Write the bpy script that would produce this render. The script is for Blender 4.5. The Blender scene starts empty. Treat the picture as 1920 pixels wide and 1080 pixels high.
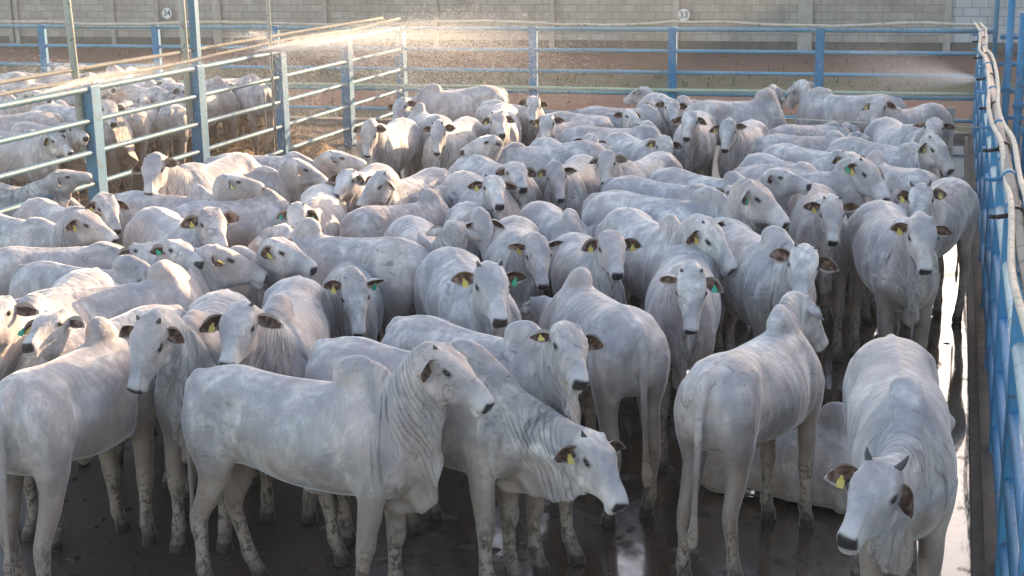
import bpy, bmesh, math, random
import numpy as np
from mathutils import Vector, Matrix, noise as mnoise

R_ = math.radians
sc = bpy.context.scene
COL = sc.collection

# ---------------------------------------------------------------- camera
CAM_F, CAM_P, CAM_Y, CAM_R, CAM_H = 2756.2, 0.2410, 0.2914, -0.0155, 3.452
CP = (CAM_F, CAM_P, CAM_Y, CAM_R, CAM_H)
cam = bpy.data.cameras.new('camera')
camo = bpy.data.objects.new('camera', cam)
COL.objects.link(camo)
cam.sensor_width = 36.0
cam.lens = 36.0 * CAM_F / 1920.0
cam.clip_start, cam.clip_end = 0.1, 600.0
_fw = Vector((-math.sin(CAM_Y) * math.cos(CAM_P), math.cos(CAM_Y) * math.cos(CAM_P), -math.sin(CAM_P)))
_rt = Vector((math.cos(CAM_Y), math.sin(CAM_Y), 0))
_up = _rt.cross(_fw)
_c, _s = math.cos(CAM_R), math.sin(CAM_R)
_rt2 = _rt * _c + _up * _s
_up2 = -_rt * _s + _up * _c
M = Matrix((_rt2, _up2, -_fw)).transposed().to_4x4()
M.translation = Vector((0, 0, CAM_H))
camo.matrix_world = M
sc.camera = camo

# ---------------------------------------------------------------- sky, sun, exposure
SUN_EL, SUN_AZ = R_(13.0), R_(26.0)          # azimuth clockwise from +Y
w = bpy.data.worlds.new('World'); sc.world = w; w.use_nodes = True
nt = w.node_tree
bg = nt.nodes['Background']
sky = nt.nodes.new('ShaderNodeTexSky'); sky.sky_type = 'NISHITA'; sky.sun_disc = False
sky.sun_elevation = SUN_EL; sky.sun_rotation = SUN_AZ
sky.air_density = 1.0; sky.dust_density = 1.6; sky.ozone_density = 1.5
wbl = nt.nodes.new('ShaderNodeVectorMath'); wbl.operation = 'MULTIPLY'; wbl.inputs[1].default_value = (1.19, .985, .87)   # camera white balance
nt.links.new(sky.outputs[0], wbl.inputs[0]); nt.links.new(wbl.outputs[0], bg.inputs[0]); bg.inputs[1].default_value = 0.15
sl = bpy.data.lights.new('sun', 'SUN'); sl.energy = 3.2; sl.angle = R_(0.5); sl.color = (1.0, 0.70, 0.42)
so = bpy.data.objects.new('sun', sl); COL.objects.link(so)
_d = Vector((math.sin(SUN_AZ) * math.cos(SUN_EL), math.cos(SUN_AZ) * math.cos(SUN_EL), math.sin(SUN_EL)))
so.rotation_euler = _d.to_track_quat('Z', 'Y').to_euler(); so.location = _d * 60
sc.view_settings.view_transform = 'Standard'; sc.view_settings.look = 'None'
sc.view_settings.exposure = 1.9; sc.view_settings.gamma = 1.0
sc.cycles.max_bounces = 6; sc.cycles.diffuse_bounces = 3; sc.cycles.glossy_bounces = 3
sc.cycles.transparent_max_bounces = 8; sc.cycles.use_denoising = True

# ---------------------------------------------------------------- helpers
def proj(P):
    """a world point to a pixel of the 1920x1080 frame"""
    f, p, yw, ro, H = CP
    x, y, z = P[0], P[1], P[2] - H
    c, s = math.cos(yw), math.sin(yw)
    r = x * c + y * s; d = -x * s + y * c
    c, s = math.cos(p), math.sin(p)
    dep = d * c - z * s; up = d * s + z * c
    X = r / dep; Y = -up / dep
    c, s = math.cos(ro), math.sin(ro)
    return (960 + f * (X * c - Y * s), 540 + f * (X * s + Y * c))
def ray(px, py):
    f, p, yw, ro, H = CP
    X = (px - 960) / f; Y = (py - 540) / f
    c, s = math.cos(ro), math.sin(ro); X, Y = X * c + Y * s, -X * s + Y * c
    c, s = math.cos(p), math.sin(p)
    dd = c - Y * s; z = -s - Y * c
    c, s = math.cos(yw), math.sin(yw)
    return np.array([X * c - dd * s, X * s + dd * c, z])
EYE = np.array([0, 0, CAM_H])
def at(px, py, z=0.0):
    v = ray(px, py); return EYE + v * ((z - CAM_H) / v[2])

def mesh_obj(name, me, parent=None, mats=None):
    o = bpy.data.objects.new(name, me); COL.objects.link(o)
    if parent: o.parent = parent
    if mats:
        for m in (mats if isinstance(mats, (list, tuple)) else [mats]): me.materials.append(m)
    return o
def tag(o, label=None, cat=None, group=None, kind=None):
    if label: o['label'] = label
    if cat: o['category'] = cat
    if group: o['group'] = group
    if kind: o['kind'] = kind
    return o
def empty(name, loc=(0, 0, 0), rz=0):
    o = bpy.data.objects.new(name, None); COL.objects.link(o); o.location = loc; o.rotation_euler = (0, 0, rz)
    o.empty_display_size = 0.1
    return o
class MB:
    """collects vertices and faces of one mesh"""
    def __init__(s): s.v = []; s.f = []; s.mi = []; s.sm = []
    def add(s, vs, fs, mi=0, smooth=False):
        b = len(s.v); s.v += [tuple(map(float, v)) for v in vs]
        s.f += [tuple(b + i for i in f) for f in fs]; s.mi += [mi] * len(fs); s.sm += [smooth] * len(fs)
    def box(s, x0, x1, y0, y1, z0, z1, mi=0):
        vs = [(x, y, z) for z in (z0, z1) for y in (y0, y1) for x in (x0, x1)]
        s.add(vs, [(0, 2, 3, 1), (4, 5, 7, 6), (0, 1, 5, 4), (2, 6, 7, 3), (0, 4, 6, 2), (1, 3, 7, 5)], mi)
    def tube(s, pts, r, n=8, mi=0, cap=True):
        pts = [Vector(p) for p in pts]; vs = []; fs = []
        rs = r if isinstance(r, (list, tuple)) else [r] * len(pts)
        up = Vector((0, 0, 1))
        for i, p in enumerate(pts):
            t = (pts[min(i + 1, len(pts) - 1)] - pts[max(i - 1, 0)]).normalized()
            a = t.cross(up if abs(t.z) < 0.95 else Vector((1, 0, 0))).normalized(); b = a.cross(t)
            for k in range(n):
                q = 2 * math.pi * k / n
                vs.append(p + (a * math.cos(q) + b * math.sin(q)) * rs[i])
        for i in range(len(pts) - 1):
            for k in range(n):
                fs.append((i * n + k, i * n + (k + 1) % n, (i + 1) * n + (k + 1) % n, (i + 1) * n + k))
        if cap:
            fs.append(tuple(range(n - 1, -1, -1))); fs.append(tuple((len(pts) - 1) * n + k for k in range(n)))
        s.add(vs, fs, mi, True)
    def mesh(s, name):
        me = bpy.data.meshes.new(name); me.from_pydata(s.v, [], s.f)
        me.polygons.foreach_set('material_index', s.mi); me.polygons.foreach_set('use_smooth', s.sm); me.update()
        return me
    def build(s, name, mats, parent=None): return mesh_obj(name, s.mesh(name), parent, mats)

# materials -------------------------------------------------------
def mat(name, base=(0.5, 0.5, 0.5), rough=0.6, metal=0.0, spec=0.5):
    m = bpy.data.materials.new(name); m.use_nodes = True
    b = m.node_tree.nodes['Principled BSDF']
    b.inputs['Base Color'].default_value = (*base, 1); b.inputs['Roughness'].default_value = rough
    b.inputs['Metallic'].default_value = metal; b.inputs['Specular IOR Level'].default_value = spec
    return m
class G:
    """small node-graph helper"""
    def __init__(s, m): s.m = m; s.t = m.node_tree; s.n = s.t.nodes; s.b = s.n['Principled BSDF']
    def new(s, t, **kw):
        n = s.n.new(t)
        for k, v in kw.items(): setattr(n, k, v)
        return n
    def put(s, sock, v):
        if hasattr(v, 'is_output') or isinstance(v, bpy.types.NodeSocket): s.t.links.new(v, sock)
        else: sock.default_value = v
    def noise(s, vec, scale, detail=4, rough=0.55, dist=0.0):
        n = s.new('ShaderNodeTexNoise'); s.put(n.inputs['Vector'], vec)
        n.inputs['Scale'].default_value = scale; n.inputs['Detail'].default_value = detail
        n.inputs['Roughness'].default_value = rough; n.inputs['Distortion'].default_value = dist
        return n.outputs[0]
    def map(s, vec, scale=(1, 1, 1), loc=(0, 0, 0), rot=(0, 0, 0)):
        n = s.new('ShaderNodeMapping'); s.put(n.inputs[0], vec)
        n.inputs['Scale'].default_value = scale; s.put(n.inputs['Location'], loc); n.inputs['Rotation'].default_value = rot
        return n.outputs[0]
    def ramp(s, fac, stops, interp='LINEAR'):
        n = s.new('ShaderNodeValToRGB'); s.put(n.inputs[0], fac); cr = n.color_ramp; cr.interpolation = interp
        while len(cr.elements) < len(stops): cr.elements.new(0.5)
        for e, (p, c) in zip(cr.elements, stops):
            e.position = p; e.color = (*c, 1) if hasattr(c, '__len__') else (c, c, c, 1)
        return n.outputs[0]
    def mix(s, fac, a, b, mode='MIX'):
        n = s.new('ShaderNodeMix'); n.data_type = 'RGBA'; n.blend_type = mode
        s.put(n.inputs[0], fac)
        for k, v in ((6, a), (7, b)):
            s.put(n.inputs[k], (*v, 1) if isinstance(v, tuple) and len(v) == 3 else v)
        return n.outputs[2]
    def math(s, op, a, b=0.0, clamp=False):
        n = s.new('ShaderNodeMath'); n.operation = op; n.use_clamp = clamp; s.put(n.inputs[0], a); s.put(n.inputs[1], b)
        return n.outputs[0]
    def bump(s, h, strength=0.3, dist=0.01, prev=None):
        n = s.new('ShaderNodeBump'); n.inputs['Strength'].default_value = strength; n.inputs['Distance'].default_value = dist
        s.put(n.inputs['Height'], h)
        if prev is not None: s.put(n.inputs['Normal'], prev)
        return n.outputs[0]
    def obj(s): return s.new('ShaderNodeTexCoord').outputs['Object']
    def geo(s): return s.new('ShaderNodeNewGeometry').outputs['Position']
    def base(s, c): s.put(s.b.inputs['Base Color'], c)
# ================================================================ the zebu steer
def loft(bm, secs, axis='x', n=24):
    """secs: (station, a_center, b_lo, b_hi, half-width, b of max width, top power, bottom power); axis x: rings in yz"""
    rings = []
    for (x, yc, zl, zh, wd, zw, pt, pb) in secs:
        ring = []
        for k in range(n):
            a = 2 * math.pi * k / n
            c, s = math.cos(a), math.sin(a)
            if s >= 0: y = wd * math.copysign(abs(c) ** pt, c); z = zw + (zh - zw) * s
            else: y = wd * math.copysign(abs(c) ** pb, c); z = zw + (zw - zl) * s
            ring.append(bm.verts.new((x, yc + y, z)))
        rings.append(ring)
    for a, b in zip(rings[:-1], rings[1:]):
        for k in range(n): bm.faces.new((a[k], a[(k + 1) % n], b[(k + 1) % n], b[k]))
    bm.faces.new(rings[0][::-1]); bm.faces.new(rings[-1])
def limb(bm, pts, n=16):
    """pts: (x, y, z, rx, ry) down the limb; rings lie square to the path in the xz plane"""
    P = [Vector(p[:3]) for p in pts]; rings = []
    for i, p in enumerate(pts):
        t = (P[min(i + 1, len(P) - 1)] - P[max(i - 1, 0)]).normalized()
        b = Vector((0, 1, 0)); b = (b - t * b.dot(t)).normalized(); a = b.cross(t)
        th = 1.0 if abs(p[1]) < .02 else 1 + .26 * min(1, max(0, (.72 - p[2]) / .2)) * min(1, .35 + p[2] * 6)
        rings.append([bm.verts.new(P[i] + a * (th * p[3] * math.cos(2 * math.pi * k / n)) + b * (th * p[4] * math.sin(2 * math.pi * k / n))) for k in range(n)])
    for r0, r1 in zip(rings[:-1], rings[1:]):
        for k in range(n): bm.faces.new((r0[k], r0[(k + 1) % n], r1[(k + 1) % n], r1[k]))
    bm.faces.new(rings[0][::-1]); bm.faces.new(rings[-1])
def ball(bm, c, r, rot=None):
    m = Matrix.Translation(c) @ (rot or Matrix.Identity(4)) @ Matrix.Diagonal((*r, 1))
    bmesh.ops.create_icosphere(bm, subdivisions=3, radius=1, matrix=m)
def interp(secs, x):
    for a, b in zip(secs[:-1], secs[1:]):
        if a[0] <= x <= b[0]:
            t = (x - a[0]) / (b[0] - a[0]); return [p + (q - p) * t for p, q in zip(a, b)]
NB = np.array([0.47, 0, 1.10]); HJ = np.array([0.98, 0, 1.36])
NLEN = float(np.linalg.norm(HJ - NB)); NAX = (HJ - NB) / NLEN
HP = R_(35)
HM = np.array([math.cos(HP), 0, -math.sin(HP)]); HN = np.array([math.sin(HP), 0, math.cos(HP)]); HL = np.array([0, 1.0, 0])
HO = HJ + HN * 0.085 - HM * 0.01          # poll, on the surface
def hl(x, y, z): return HO + HM * x + HL * y + HN * z

def smooth_rings(secs, k=5):
    """resample a section table with a Catmull-Rom spline"""
    out = []; S = [secs[0]] + list(secs) + [secs[-1]]
    for i in range(1, len(S) - 2):
        p0, p1, p2, p3 = [np.array(q, float) for q in S[i - 1:i + 3]]
        for j in range(k):
            t = j / k
            out.append(tuple(0.5 * ((2 * p1) + (p2 - p0) * t + (2 * p0 - 5 * p1 + 4 * p2 - p3) * t * t + (3 * p1 - p0 - 3 * p2 + p3) * t ** 3)))
    out.append(tuple(map(float, S[-1]))); return out

def base_cow():
    bm = bmesh.new()
    T = [  # x, yc, zlow, zhigh, width, z of width, top power, bottom power
        (-0.795, 0, 1.04, 1.18, 0.080, 1.11, .9, .9),
        (-0.77, 0, 0.93, 1.270, 0.150, 1.10, .85, .9),
        (-0.70, 0, 0.86, 1.340, 0.205, 1.12, .8, .9),
        (-0.58, 0, 0.83, 1.382, 0.240, 1.14, .85, .9),
        (-0.46, 0, 0.825, 1.392, 0.244, 1.14, .95, .8),
        (-0.32, 0, 0.800, 1.372, 0.246, 1.09, 1.0, .78),
        (-0.15, 0, 0.765, 1.355, 0.270, 1.05, 1.05, .75),
        (0.02, 0, 0.738, 1.350, 0.280, 1.03, 1.05, .75),
        (0.18, 0, 0.725, 1.355, 0.266, 1.02, 1.1, .75),
        (0.34, 0, 0.710, 1.372, 0.240, 1.02, 1.2, .78),
        (0.48, 0, 0.705, 1.355, 0.222, 1.01, 1.15, .8),
        (0.60, 0, 0.73, 1.27, 0.188, 1.01, 1.0, .85),
        (0.69, 0, 0.79, 1.15, 0.12, 0.98, 1.0, 1.0)]
    loft(bm, smooth_rings(T, 4), n=36)
    # hump, leaning back over the withers
    ball(bm, (0.335, 0, 1.405), (0.155, 0.082, 0.135), Matrix.Rotation(R_(10), 4, 'Y'))
    ball(bm, (0.42, 0, 1.345), (0.21, 0.085, 0.14), Matrix.Rotation(R_(24), 4, 'Y'))
    # neck: rings along the neck axis
    N = [(-0.10, .235, .39, .205), (0.02, .215, .35, .18), (0.14, .19, .30, .145), (0.28, .165, .235, .112), (0.42, .142, .19, .097), (0.54, .125, .16, .09), (0.62, .10, .12, .08)]
    rings = []
    NU = np.array([-NAX[2], 0, NAX[0]])
    for (t, up, dn, wd) in smooth_rings(N, 4):
        c = NB + NAX * t
        rings.append([bm.verts.new(c + NU * ((up if math.sin(a) > 0 else dn) * math.sin(a)) + HL * wd * math.cos(a) * (1 - .12 * max(0, math.sin(a)))) for a in [2 * math.pi * k / 24 for k in range(24)]])
    for a, b in zip(rings[:-1], rings[1:]):
        for k in range(24): bm.faces.new((a[k], a[(k + 1) % 24], b[(k + 1) % 24], b[k]))
    bm.faces.new(rings[0][::-1]); bm.faces.new(rings[-1])
    # dewlap: a thin hanging sheet from throat to brisket
    edge = [(1.05, 1.12), (0.995, 0.995), (0.955, 0.885), (0.905, 0.785), (0.84, 0.685), (0.74, 0.63), (0.60, 0.61), (0.46, 0.65), (0.34, 0.71)]
    inner = [(1.02, 1.25), (0.93, 1.22), (0.85, 1.14), (0.78, 1.05), (0.72, 0.98), (0.65, 0.9), (0.58, 0.82), (0.46, 0.79), (0.34, 0.79)]
    L = []
    for (ex, ez), (ix, iz) in zip(edge, inner):
        L.append([bm.verts.new(p) for p in ((ix, .05, iz), ((ex + ix) / 2, .030, (ez + iz) / 2), (ex, .017, ez), (ex, -.017, ez), ((ex + ix) / 2, -.030, (ez + iz) / 2), (ix, -.05, iz))])
    for a, b in zip(L[:-1], L[1:]):
        for k in range(6): bm.faces.new((a[k], a[(k + 1) % 6], b[(k + 1) % 6], b[k]))
    bm.faces.new(L[0][::-1]); bm.faces.new(L[-1])
    # head, in head space (x down the face, z out of the forehead)
    Hs = [(-.065, 0, -.16, -.04, .055, -.09, .9, .9), (-.04, 0, -.19, .002, .092, -.065, .62, .9), (.01, 0, -.225, .016, .107, -.060, .52, .9), (.07, 0, -.262, .026, .113, -.062, .56, .85),
          (.13, 0, -.278, .030, .112, -.062, .64, .8), (.18, 0, -.268, .024, .104, -.070, .66, .75), (.235, 0, -.230, .016, .089, -.082, .7, .75),
          (.295, 0, -.186, .008, .070, -.088, .8, .8), (.355, 0, -.156, -.002, .060, -.084, .85, .8), (.40, 0, -.144, -.012, .060, -.080, .85, .8), (.435, 0, -.134, -.026, .056, -.080, .8, .8), (.455, 0, -.114, -.046, .042, -.080, .85, .85)]
    b2 = bmesh.new(); loft(b2, smooth_rings(Hs, 4), n=28)
    for s in (-1, 1):
        ball(b2, (.145, s * .098, -.040), (.042, .020, .026)); ball(b2, (.11, s * .084, .004), (.05, .022, .014))   # brow
        ball(b2, (.425, s * .034, -.054), (.028, .020, .022)); ball(b2, (.14, s * .070, -.18), (.09, .03, .07))      # nostril wing, cheek
        ball(b2, (.0, s * .070, .008), (.022, .022, .018))
    ball(b2, (.40, 0, -.150), (.045, .046, .022))
    MH = Matrix(((HM[0], HL[0], HN[0], HO[0]), (HM[1], HL[1], HN[1], HO[1]), (HM[2], HL[2], HN[2], HO[2]), (0, 0, 0, 1)))
    b2.transform(MH); me2 = bpy.data.meshes.new('t'); b2.to_mesh(me2); bm.from_mesh(me2); b2.free()
    # legs
    for s in (-1, 1):
        limb(bm, [(.44, s * .13, 1.16, .14, .07), (.47, s * .150, 1.0, .150, .085), (.47, s * .150, .86, .115, .080), (.475, s * .142, .74, .082, .064), (.48, s * .142, .62, .068, .056), (.485, s * .138, .51, .050, .045),
                  (.49, s * .136, .445, .050, .047), (.487, s * .136, .40, .044, .042), (.478, s * .136, .34, .034, .031), (.476, s * .136, .22, .032, .029), (.480, s * .136, .15, .040, .037), (.50, s * .136, .10, .034, .034),
                  (.515, s * .136, .065, .042, .041), (.525, s * .136, .0, .056, .050)])
        limb(bm, [(-.60, s * .13, 1.24, .15, .09), (-.60, s * .145, 1.1, .19, .10), (-.59, s * .148, .97, .180, .098), (-.58, s * .146, .84, .142, .082), (-.588, s * .143, .74, .106, .062), (-.62, s * .143, .64, .082, .052),
                  (-.665, s * .138, .55, .058, .041), (-.695, s * .136, .48, .052, .038), (-.69, s * .136, .42, .046, .036), (-.675, s * .136, .34, .037, .031), (-.662, s * .136, .24, .034, .029), (-.655, s * .136, .155, .042, .037),
                  (-.632, s * .136, .10, .035, .034), (-.615, s * .136, .065, .042, .041), (-.603, s * .136, 0, .056, .048)])
        ball(bm, (-.725, s * .138, .50), (.028, .022, .04))
        ball(bm, (.50, s * .18, 1.02), (.10, .05, .13))
    ball(bm, (.02, 0, .725), (.09, .03, .055))
    # tail
    limb(bm, [(-.66, 0, 1.31, .05, .04), (-.75, 0, 1.315, .040, .045), (-.812, 0, 1.265, .032, .052), (-.835, 0, 1.17, .026, .048), (-.842, 0, 1.02, .022, .038), (-.85, 0, .85, .020, .029), (-.855, 0, .68, .018, .022), (-.86, 0, .55, .017, .019), (-.86, 0, .50, .018, .020), (-.862, 0, .40, .021, .022), (-.865, 0, .31, .013, .013)])
    for v in bm.verts:
        if v.co.x < .2: v.co.x = .2 + (v.co.x - .2) * .95
    bmesh.ops.recalc_face_normals(bm, faces=bm.faces)
    me = bpy.data.meshes.new('cow_src'); bm.to_mesh(me); bm.free()
    return me

def voxelise(src, vox):
    o = bpy.data.objects.new('tmp', src); COL.objects.link(o)
    m = o.modifiers.new('r', 'REMESH'); m.mode = 'VOXEL'; m.voxel_size = vox
    dg = bpy.context.evaluated_depsgraph_get(); ev = o.evaluated_get(dg)
    me = bpy.data.meshes.new_from_object(ev); bpy.data.objects.remove(o)
    return me
def vdata(me):
    n = len(me.vertices); a = np.empty(n * 3, np.float32); me.vertices.foreach_get('co', a); return a.reshape(n, 3).astype(np.float64)
def edges(me):
    e = np.empty(len(me.edges) * 2, np.int32); me.edges.foreach_get('vertices', e); return e.reshape(-1, 2)
def laplace(V, E, it, lam):
    n = len(V); deg = np.bincount(E.ravel(), minlength=n)[:, None].astype(float)
    for i in range(it):
        A = np.zeros_like(V)
        for k in range(3):
            A[:, k] = np.bincount(E[:, 0], V[E[:, 1], k], n) + np.bincount(E[:, 1], V[E[:, 0], k], n)
        D = A / deg - V
        l = lam[i % len(lam)] if isinstance(lam, (list, tuple)) else lam
        V = V + D * l
    return V
def normals(V, me):
    me.vertices.foreach_set('co', V.astype(np.float32).ravel()); me.update()
    n = np.empty(len(V) * 3, np.float32); me.vertex_normals.foreach_get('vector', n); return n.reshape(-1, 3).astype(float)
def ss(a, b, x): t = np.clip((x - a) / (b - a), 0, 1); return t * t * (3 - 2 * t)
def gs(V, c, r): return np.exp(-(((V - np.array(c)) / np.array(r)) ** 2).sum(1))

def sculpt(me, fine):
    """smooth the voxel skin and press in the anatomy: ribs, flank, shoulder, folds, face"""
    V = vdata(me); E = edges(me)
    inh = ss(.86, .93, (V - NB) @ NAX / NLEN)        # 1 in the head
    V1 = laplace(V, E, 14 if fine else 7, .6)
    V2 = laplace(V, E, 5 if fine else 3, .5)
    thin = np.maximum(inh, ss(.55, .35, V[:, 2]))[:, None]
    V = V1 * (1 - thin) + V2 * thin
    N = normals(V, me)
    ay = np.abs(V[:, 1]); Vs = np.stack([V[:, 0], ay, V[:, 2]], 1)
    d = np.zeros(len(V))
    side = ss(.10, .2, ay)
    # ribs
    rb = np.sin((V[:, 0] + .25 * (V[:, 2] - 1.0)) * 2 * math.pi / .085)
    d += .0016 * rb * (.5 + .5 * np.sin(V[:, 0] * 9 + V[:, 2] * 7)) * side * ss(-.22, -.1, V[:, 0]) * ss(.30, .2, V[:, 0]) * ss(.75, .85, V[:, 2]) * ss(1.3, 1.18, V[:, 2])
    d -= .032 * gs(Vs, (-.33, .25, 1.20), (.10, .09, .10))          # flank hollow
    d -= .014 * gs(Vs, (-.25, .26, .84), (.10, .1, .09))
    d += .022 * gs(Vs, (-.43, .215, 1.31), (.055, .05, .05)) + .020 * gs(Vs, (-.72, .09, 1.19), (.05, .05, .05))
    d += .016 * gs(Vs, (.44, .23, 1.02), (.12, .08, .20))            # shoulder
    d -= .018 * gs(Vs, (.29, .25, 1.05), (.05, .1, .22))
    d -= .020 * gs(Vs, (.62, .16, 1.12), (.06, .08, .14))
    d += .012 * gs(Vs, (-.60, .25, 1.10), (.13, .1, .13))
    d -= .014 * gs(Vs, (-.77, .055, 1.12), (.05, .025, .16))
    d -= .016 * gs(Vs, (-.66, .20, 1.30), (.09, .07, .05))
    d += .008 * np.exp(-(V[:, 1] / .022) ** 2) * ss(1.3, 1.34, V[:, 2]) * ss(.15, .05, V[:, 0])
    # folds of loose skin on the neck and dewlap
    t = (V - NB) @ NAX / NLEN; u = (V - NB) @ np.array([-NAX[2], 0, NAX[0]])
    neck = ss(.05, .22, t) * ss(.97, .80, t)
    wob = .35 * np.sin(u * 14 + V[:, 1] * 9) + .5 * np.sin(u * 6.1 + 1.3)
    fold = np.sin(t * 2 * math.pi * 6.5 + wob * 1.6)
    d += neck * .0075 * (.55 + .45 * np.sin(u * 9 + t * 5 + V[:, 1] * 12)) * np.where(fold > 0, fold * .6, fold) * (1 if fine else .8)
    dl = ss(.045, .02, ay) * ss(-.12, -.3, u) * ss(.30, .4, V[:, 0])
    V[:, 1] += dl * .022 * np.sin(t * 20 + u * 8 + 1)
    # face, in head space
    h = V - HO; hx, hy, hz = h @ HM, h @ HL, h @ HN; ah = np.abs(hy); Hh = np.stack([hx, ah, hz], 1)
    d -= inh * .008 * gs(Hh, (.150, .113, -.034), (.020, .02, .012))
    d += inh * .004 * gs(Hh, (.14, .105, -.016), (.03, .02, .010))
    d -= inh * .010 * gs(Hh, (.450, .034, -.064), (.010, .010, .009))  # nostril
    d -= inh * .006 * gs(Hh, (.39, .055, -.122), (.06, .03, .005))      # mouth
    d -= inh * .006 * gs(Hh, (.25, .085, -.06), (.05, .02, .03))
    d -= inh * .006 * gs(Hh, (.09, .0, .02), (.06, .018, .02))
    V = V + N * d[:, None]
    me.vertices.foreach_set('co', V.astype(np.float32).ravel()); me.update()
    # cloven hoof
    foot = ss(.06, .03, V[:, 2]); V[:, 1] += 0
    # colour masks: r muzzle + eye skin, g hooves, b dirt height
    C = np.zeros((len(V), 4), np.float32); C[:, 3] = 1
    mz = inh * ss(.418, .436, hx + .06 * (hz + .08) - .30 * np.clip(ah - .030, 0, 1)) * ss(-.112, -.098, hz) * ss(-.030, -.040, hz) * ss(.056, .046, ah)
    mz = np.maximum(mz, inh * .55 * ss(.40, .42, hx) * ss(.010, .004, np.abs(hz + .122)))
    ey = inh * np.clip(1.15 * np.exp(-((hx - .150) / .036) ** 4 - ((hz + .034) / .0185) ** 4) * ss(.07, .09, ah), 0, 1)
    C[:, 0] = np.maximum(mz, ey * .95)
    C[:, 3] = np.clip(inh * (ss(.31, .42, hx) + .7 * np.exp(-((hx - .15) / .055) ** 2 - ((hz + .036) / .035) ** 2) * ss(.06, .09, ah)), 0, 1)
    C[:, 1] = ss(.075, .055, V[:, 2])
    C[:, 2] = ss(.60, .52, V[:, 2]) * ss(-.82, -.845, V[:, 0])   # tail switch
    return V, C

class Base:
    def __init__(s, src, vox, fine):
        s.me = voxelise(src, vox); s.V, C = sculpt(s.me, fine)
        me = s.me
        a = me.attributes.new('rest', 'FLOAT_VECTOR', 'POINT'); a.data.foreach_set('vector', s.V.astype(np.float32).ravel())
        a = me.attributes.new('msk', 'FLOAT_COLOR', 'POINT'); a.data.foreach_set('color', C.ravel())
        me.polygons.foreach_set('use_smooth', np.ones(len(me.polygons), bool))
COW_SRC = base_cow()
B_MID = Base(COW_SRC, .0175, False)
B_FINE = Base(COW_SRC, .0115, True)

def quat_slerp_mats(Qm, t):
    """rotation matrices for a fraction t (array) of the rotation Qm"""
    q = Matrix(Qm.tolist()).to_quaternion()
    ax, an = q.to_axis_angle()
    if an > math.pi: an -= 2 * math.pi
    k = np.array(ax); K = np.array([[0, -k[2], k[1]], [k[2], 0, -k[0]], [-k[1], k[0], 0]])
    a = (an * t)[:, None, None]
    return np.eye(3)[None] + np.sin(a) * K[None] + (1 - np.cos(a)) * (K @ K)[None]

HSC = .91
class Pose:
    """bends points of the rest cow: neck curve, stiff head, leg swing, hump, belly; all in cow space (scale 1)"""
    def __init__(s, Rh, Hj, legs, hump=1.0, belly=1.0, lie=0.0, tail=0.0, bend=0.0, hs=HSC):
        s.hs = hs
        s.Rh, s.Hj, s.legs, s.hump, s.belly, s.lie, s.tail, s.bend = Rh, Hj, legs, hump, belly, lie, tail, bend
    def __call__(s, V):
        V = np.array(V, float).reshape(-1, 3); W = V.copy()
        t = np.clip((V - NB) @ NAX / NLEN, 0, 1)
        # the dewlap's lower edge stays with the chest
        x, y, z = V[:, 0], V[:, 1], V[:, 2]
        # hump
        tw_ = np.interp(x, [.02, .18, .34, .48, .60, .70], [.31, .295, .262, .235, .21, .19]); th_ = np.interp(x, [.02, .18, .34, .48, .60, .70], [1.352, 1.356, 1.368, 1.355, 1.33, 1.335])
        zb = .98 + (th_ - .98) * np.sqrt(np.clip(1 - (np.abs(y) / tw_) ** 2, 0, 1))
        k_ = ss(.0, .03, z - zb) * (x > .02) * ss(.72, .60, x)
        W[:, 2] += k_ * (s.hump - 1) * (z - zb)
        bl = ss(-.45, -.2, x) * ss(.35, .2, x) * ss(1.25, 1.0, z) * ss(.55, .7, z)
        W[:, 1] *= 1 + bl * (s.belly - 1); W[:, 2] -= bl * ss(.85, .65, z) * (s.belly - 1) * .35
        # tail swing
        tw = ss(-.80, -.835, x) * ss(1.3, .5, z)
        W[:, 1] += tw * s.tail
        # legs
        for (isf, isr), (dx, dy, bk) in zip(((1, 1), (1, -1), (0, 1), (0, -1)), s.legs):
            w = (ss(.18, .30, x) if isf else ss(-.28, -.42, x)) * ss(-.01, .05, y * isr) * (z < 1.0)
            if not isf: w = w * (1 - ss(-.80, -.835, x) * ss(.045, .03, np.abs(y)))
            f = np.clip((.86 - z) / .86, 0, 1) ** 1.35
            kn = np.exp(-((z - .45) / .16) ** 2) * bk
            W[:, 0] += w * (dx * f + kn); W[:, 1] += w * dy * f
        if s.bend:                                   # sideways curve of the trunk
            k = s.bend; xc = W[:, 0].copy(); q = np.clip(xc + .1, -1, .7)
            W[:, 1] += k * (q ** 2) * (.5)
        Qs = quat_slerp_mats(s.Rh, ss(0, 1, t) * .35 + t * .65)
        C0 = NB + NAX * (t * NLEN)[:, None]
        nb = NB + np.array([0, s.bend * .16, 0])
        m0 = NAX * NLEN * .9; m1 = (s.Rh @ NAX) * NLEN * .9
        h = t[:, None]
        C1 = (2 * h ** 3 - 3 * h ** 2 + 1) * nb + (h ** 3 - 2 * h ** 2 + h) * m0 + (-2 * h ** 3 + 3 * h ** 2) * s.Hj + (h ** 3 - h ** 2) * m1
        N = C1 + np.einsum('nij,nj->ni', Qs, (W - C0) * (1 - (1 - s.hs) * ss(.55, 1, t))[:, None])
        W = np.where((t > 0)[:, None], N, W)
        if s.lie:
            zz = W[:, 2] - s.lie
            lg = np.clip((.10 - zz), 0, None)
            W[:, 1] *= 1 - .6 * np.clip(lg * 2.5, 0, 1); W[:, 0] += np.where(x > 0, -.5, .5) * lg * .6
            W[:, 2] = np.where(zz < .14, .14 - .137 * (1 - np.exp((zz - .14) * 14)), zz)
        return W

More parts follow.
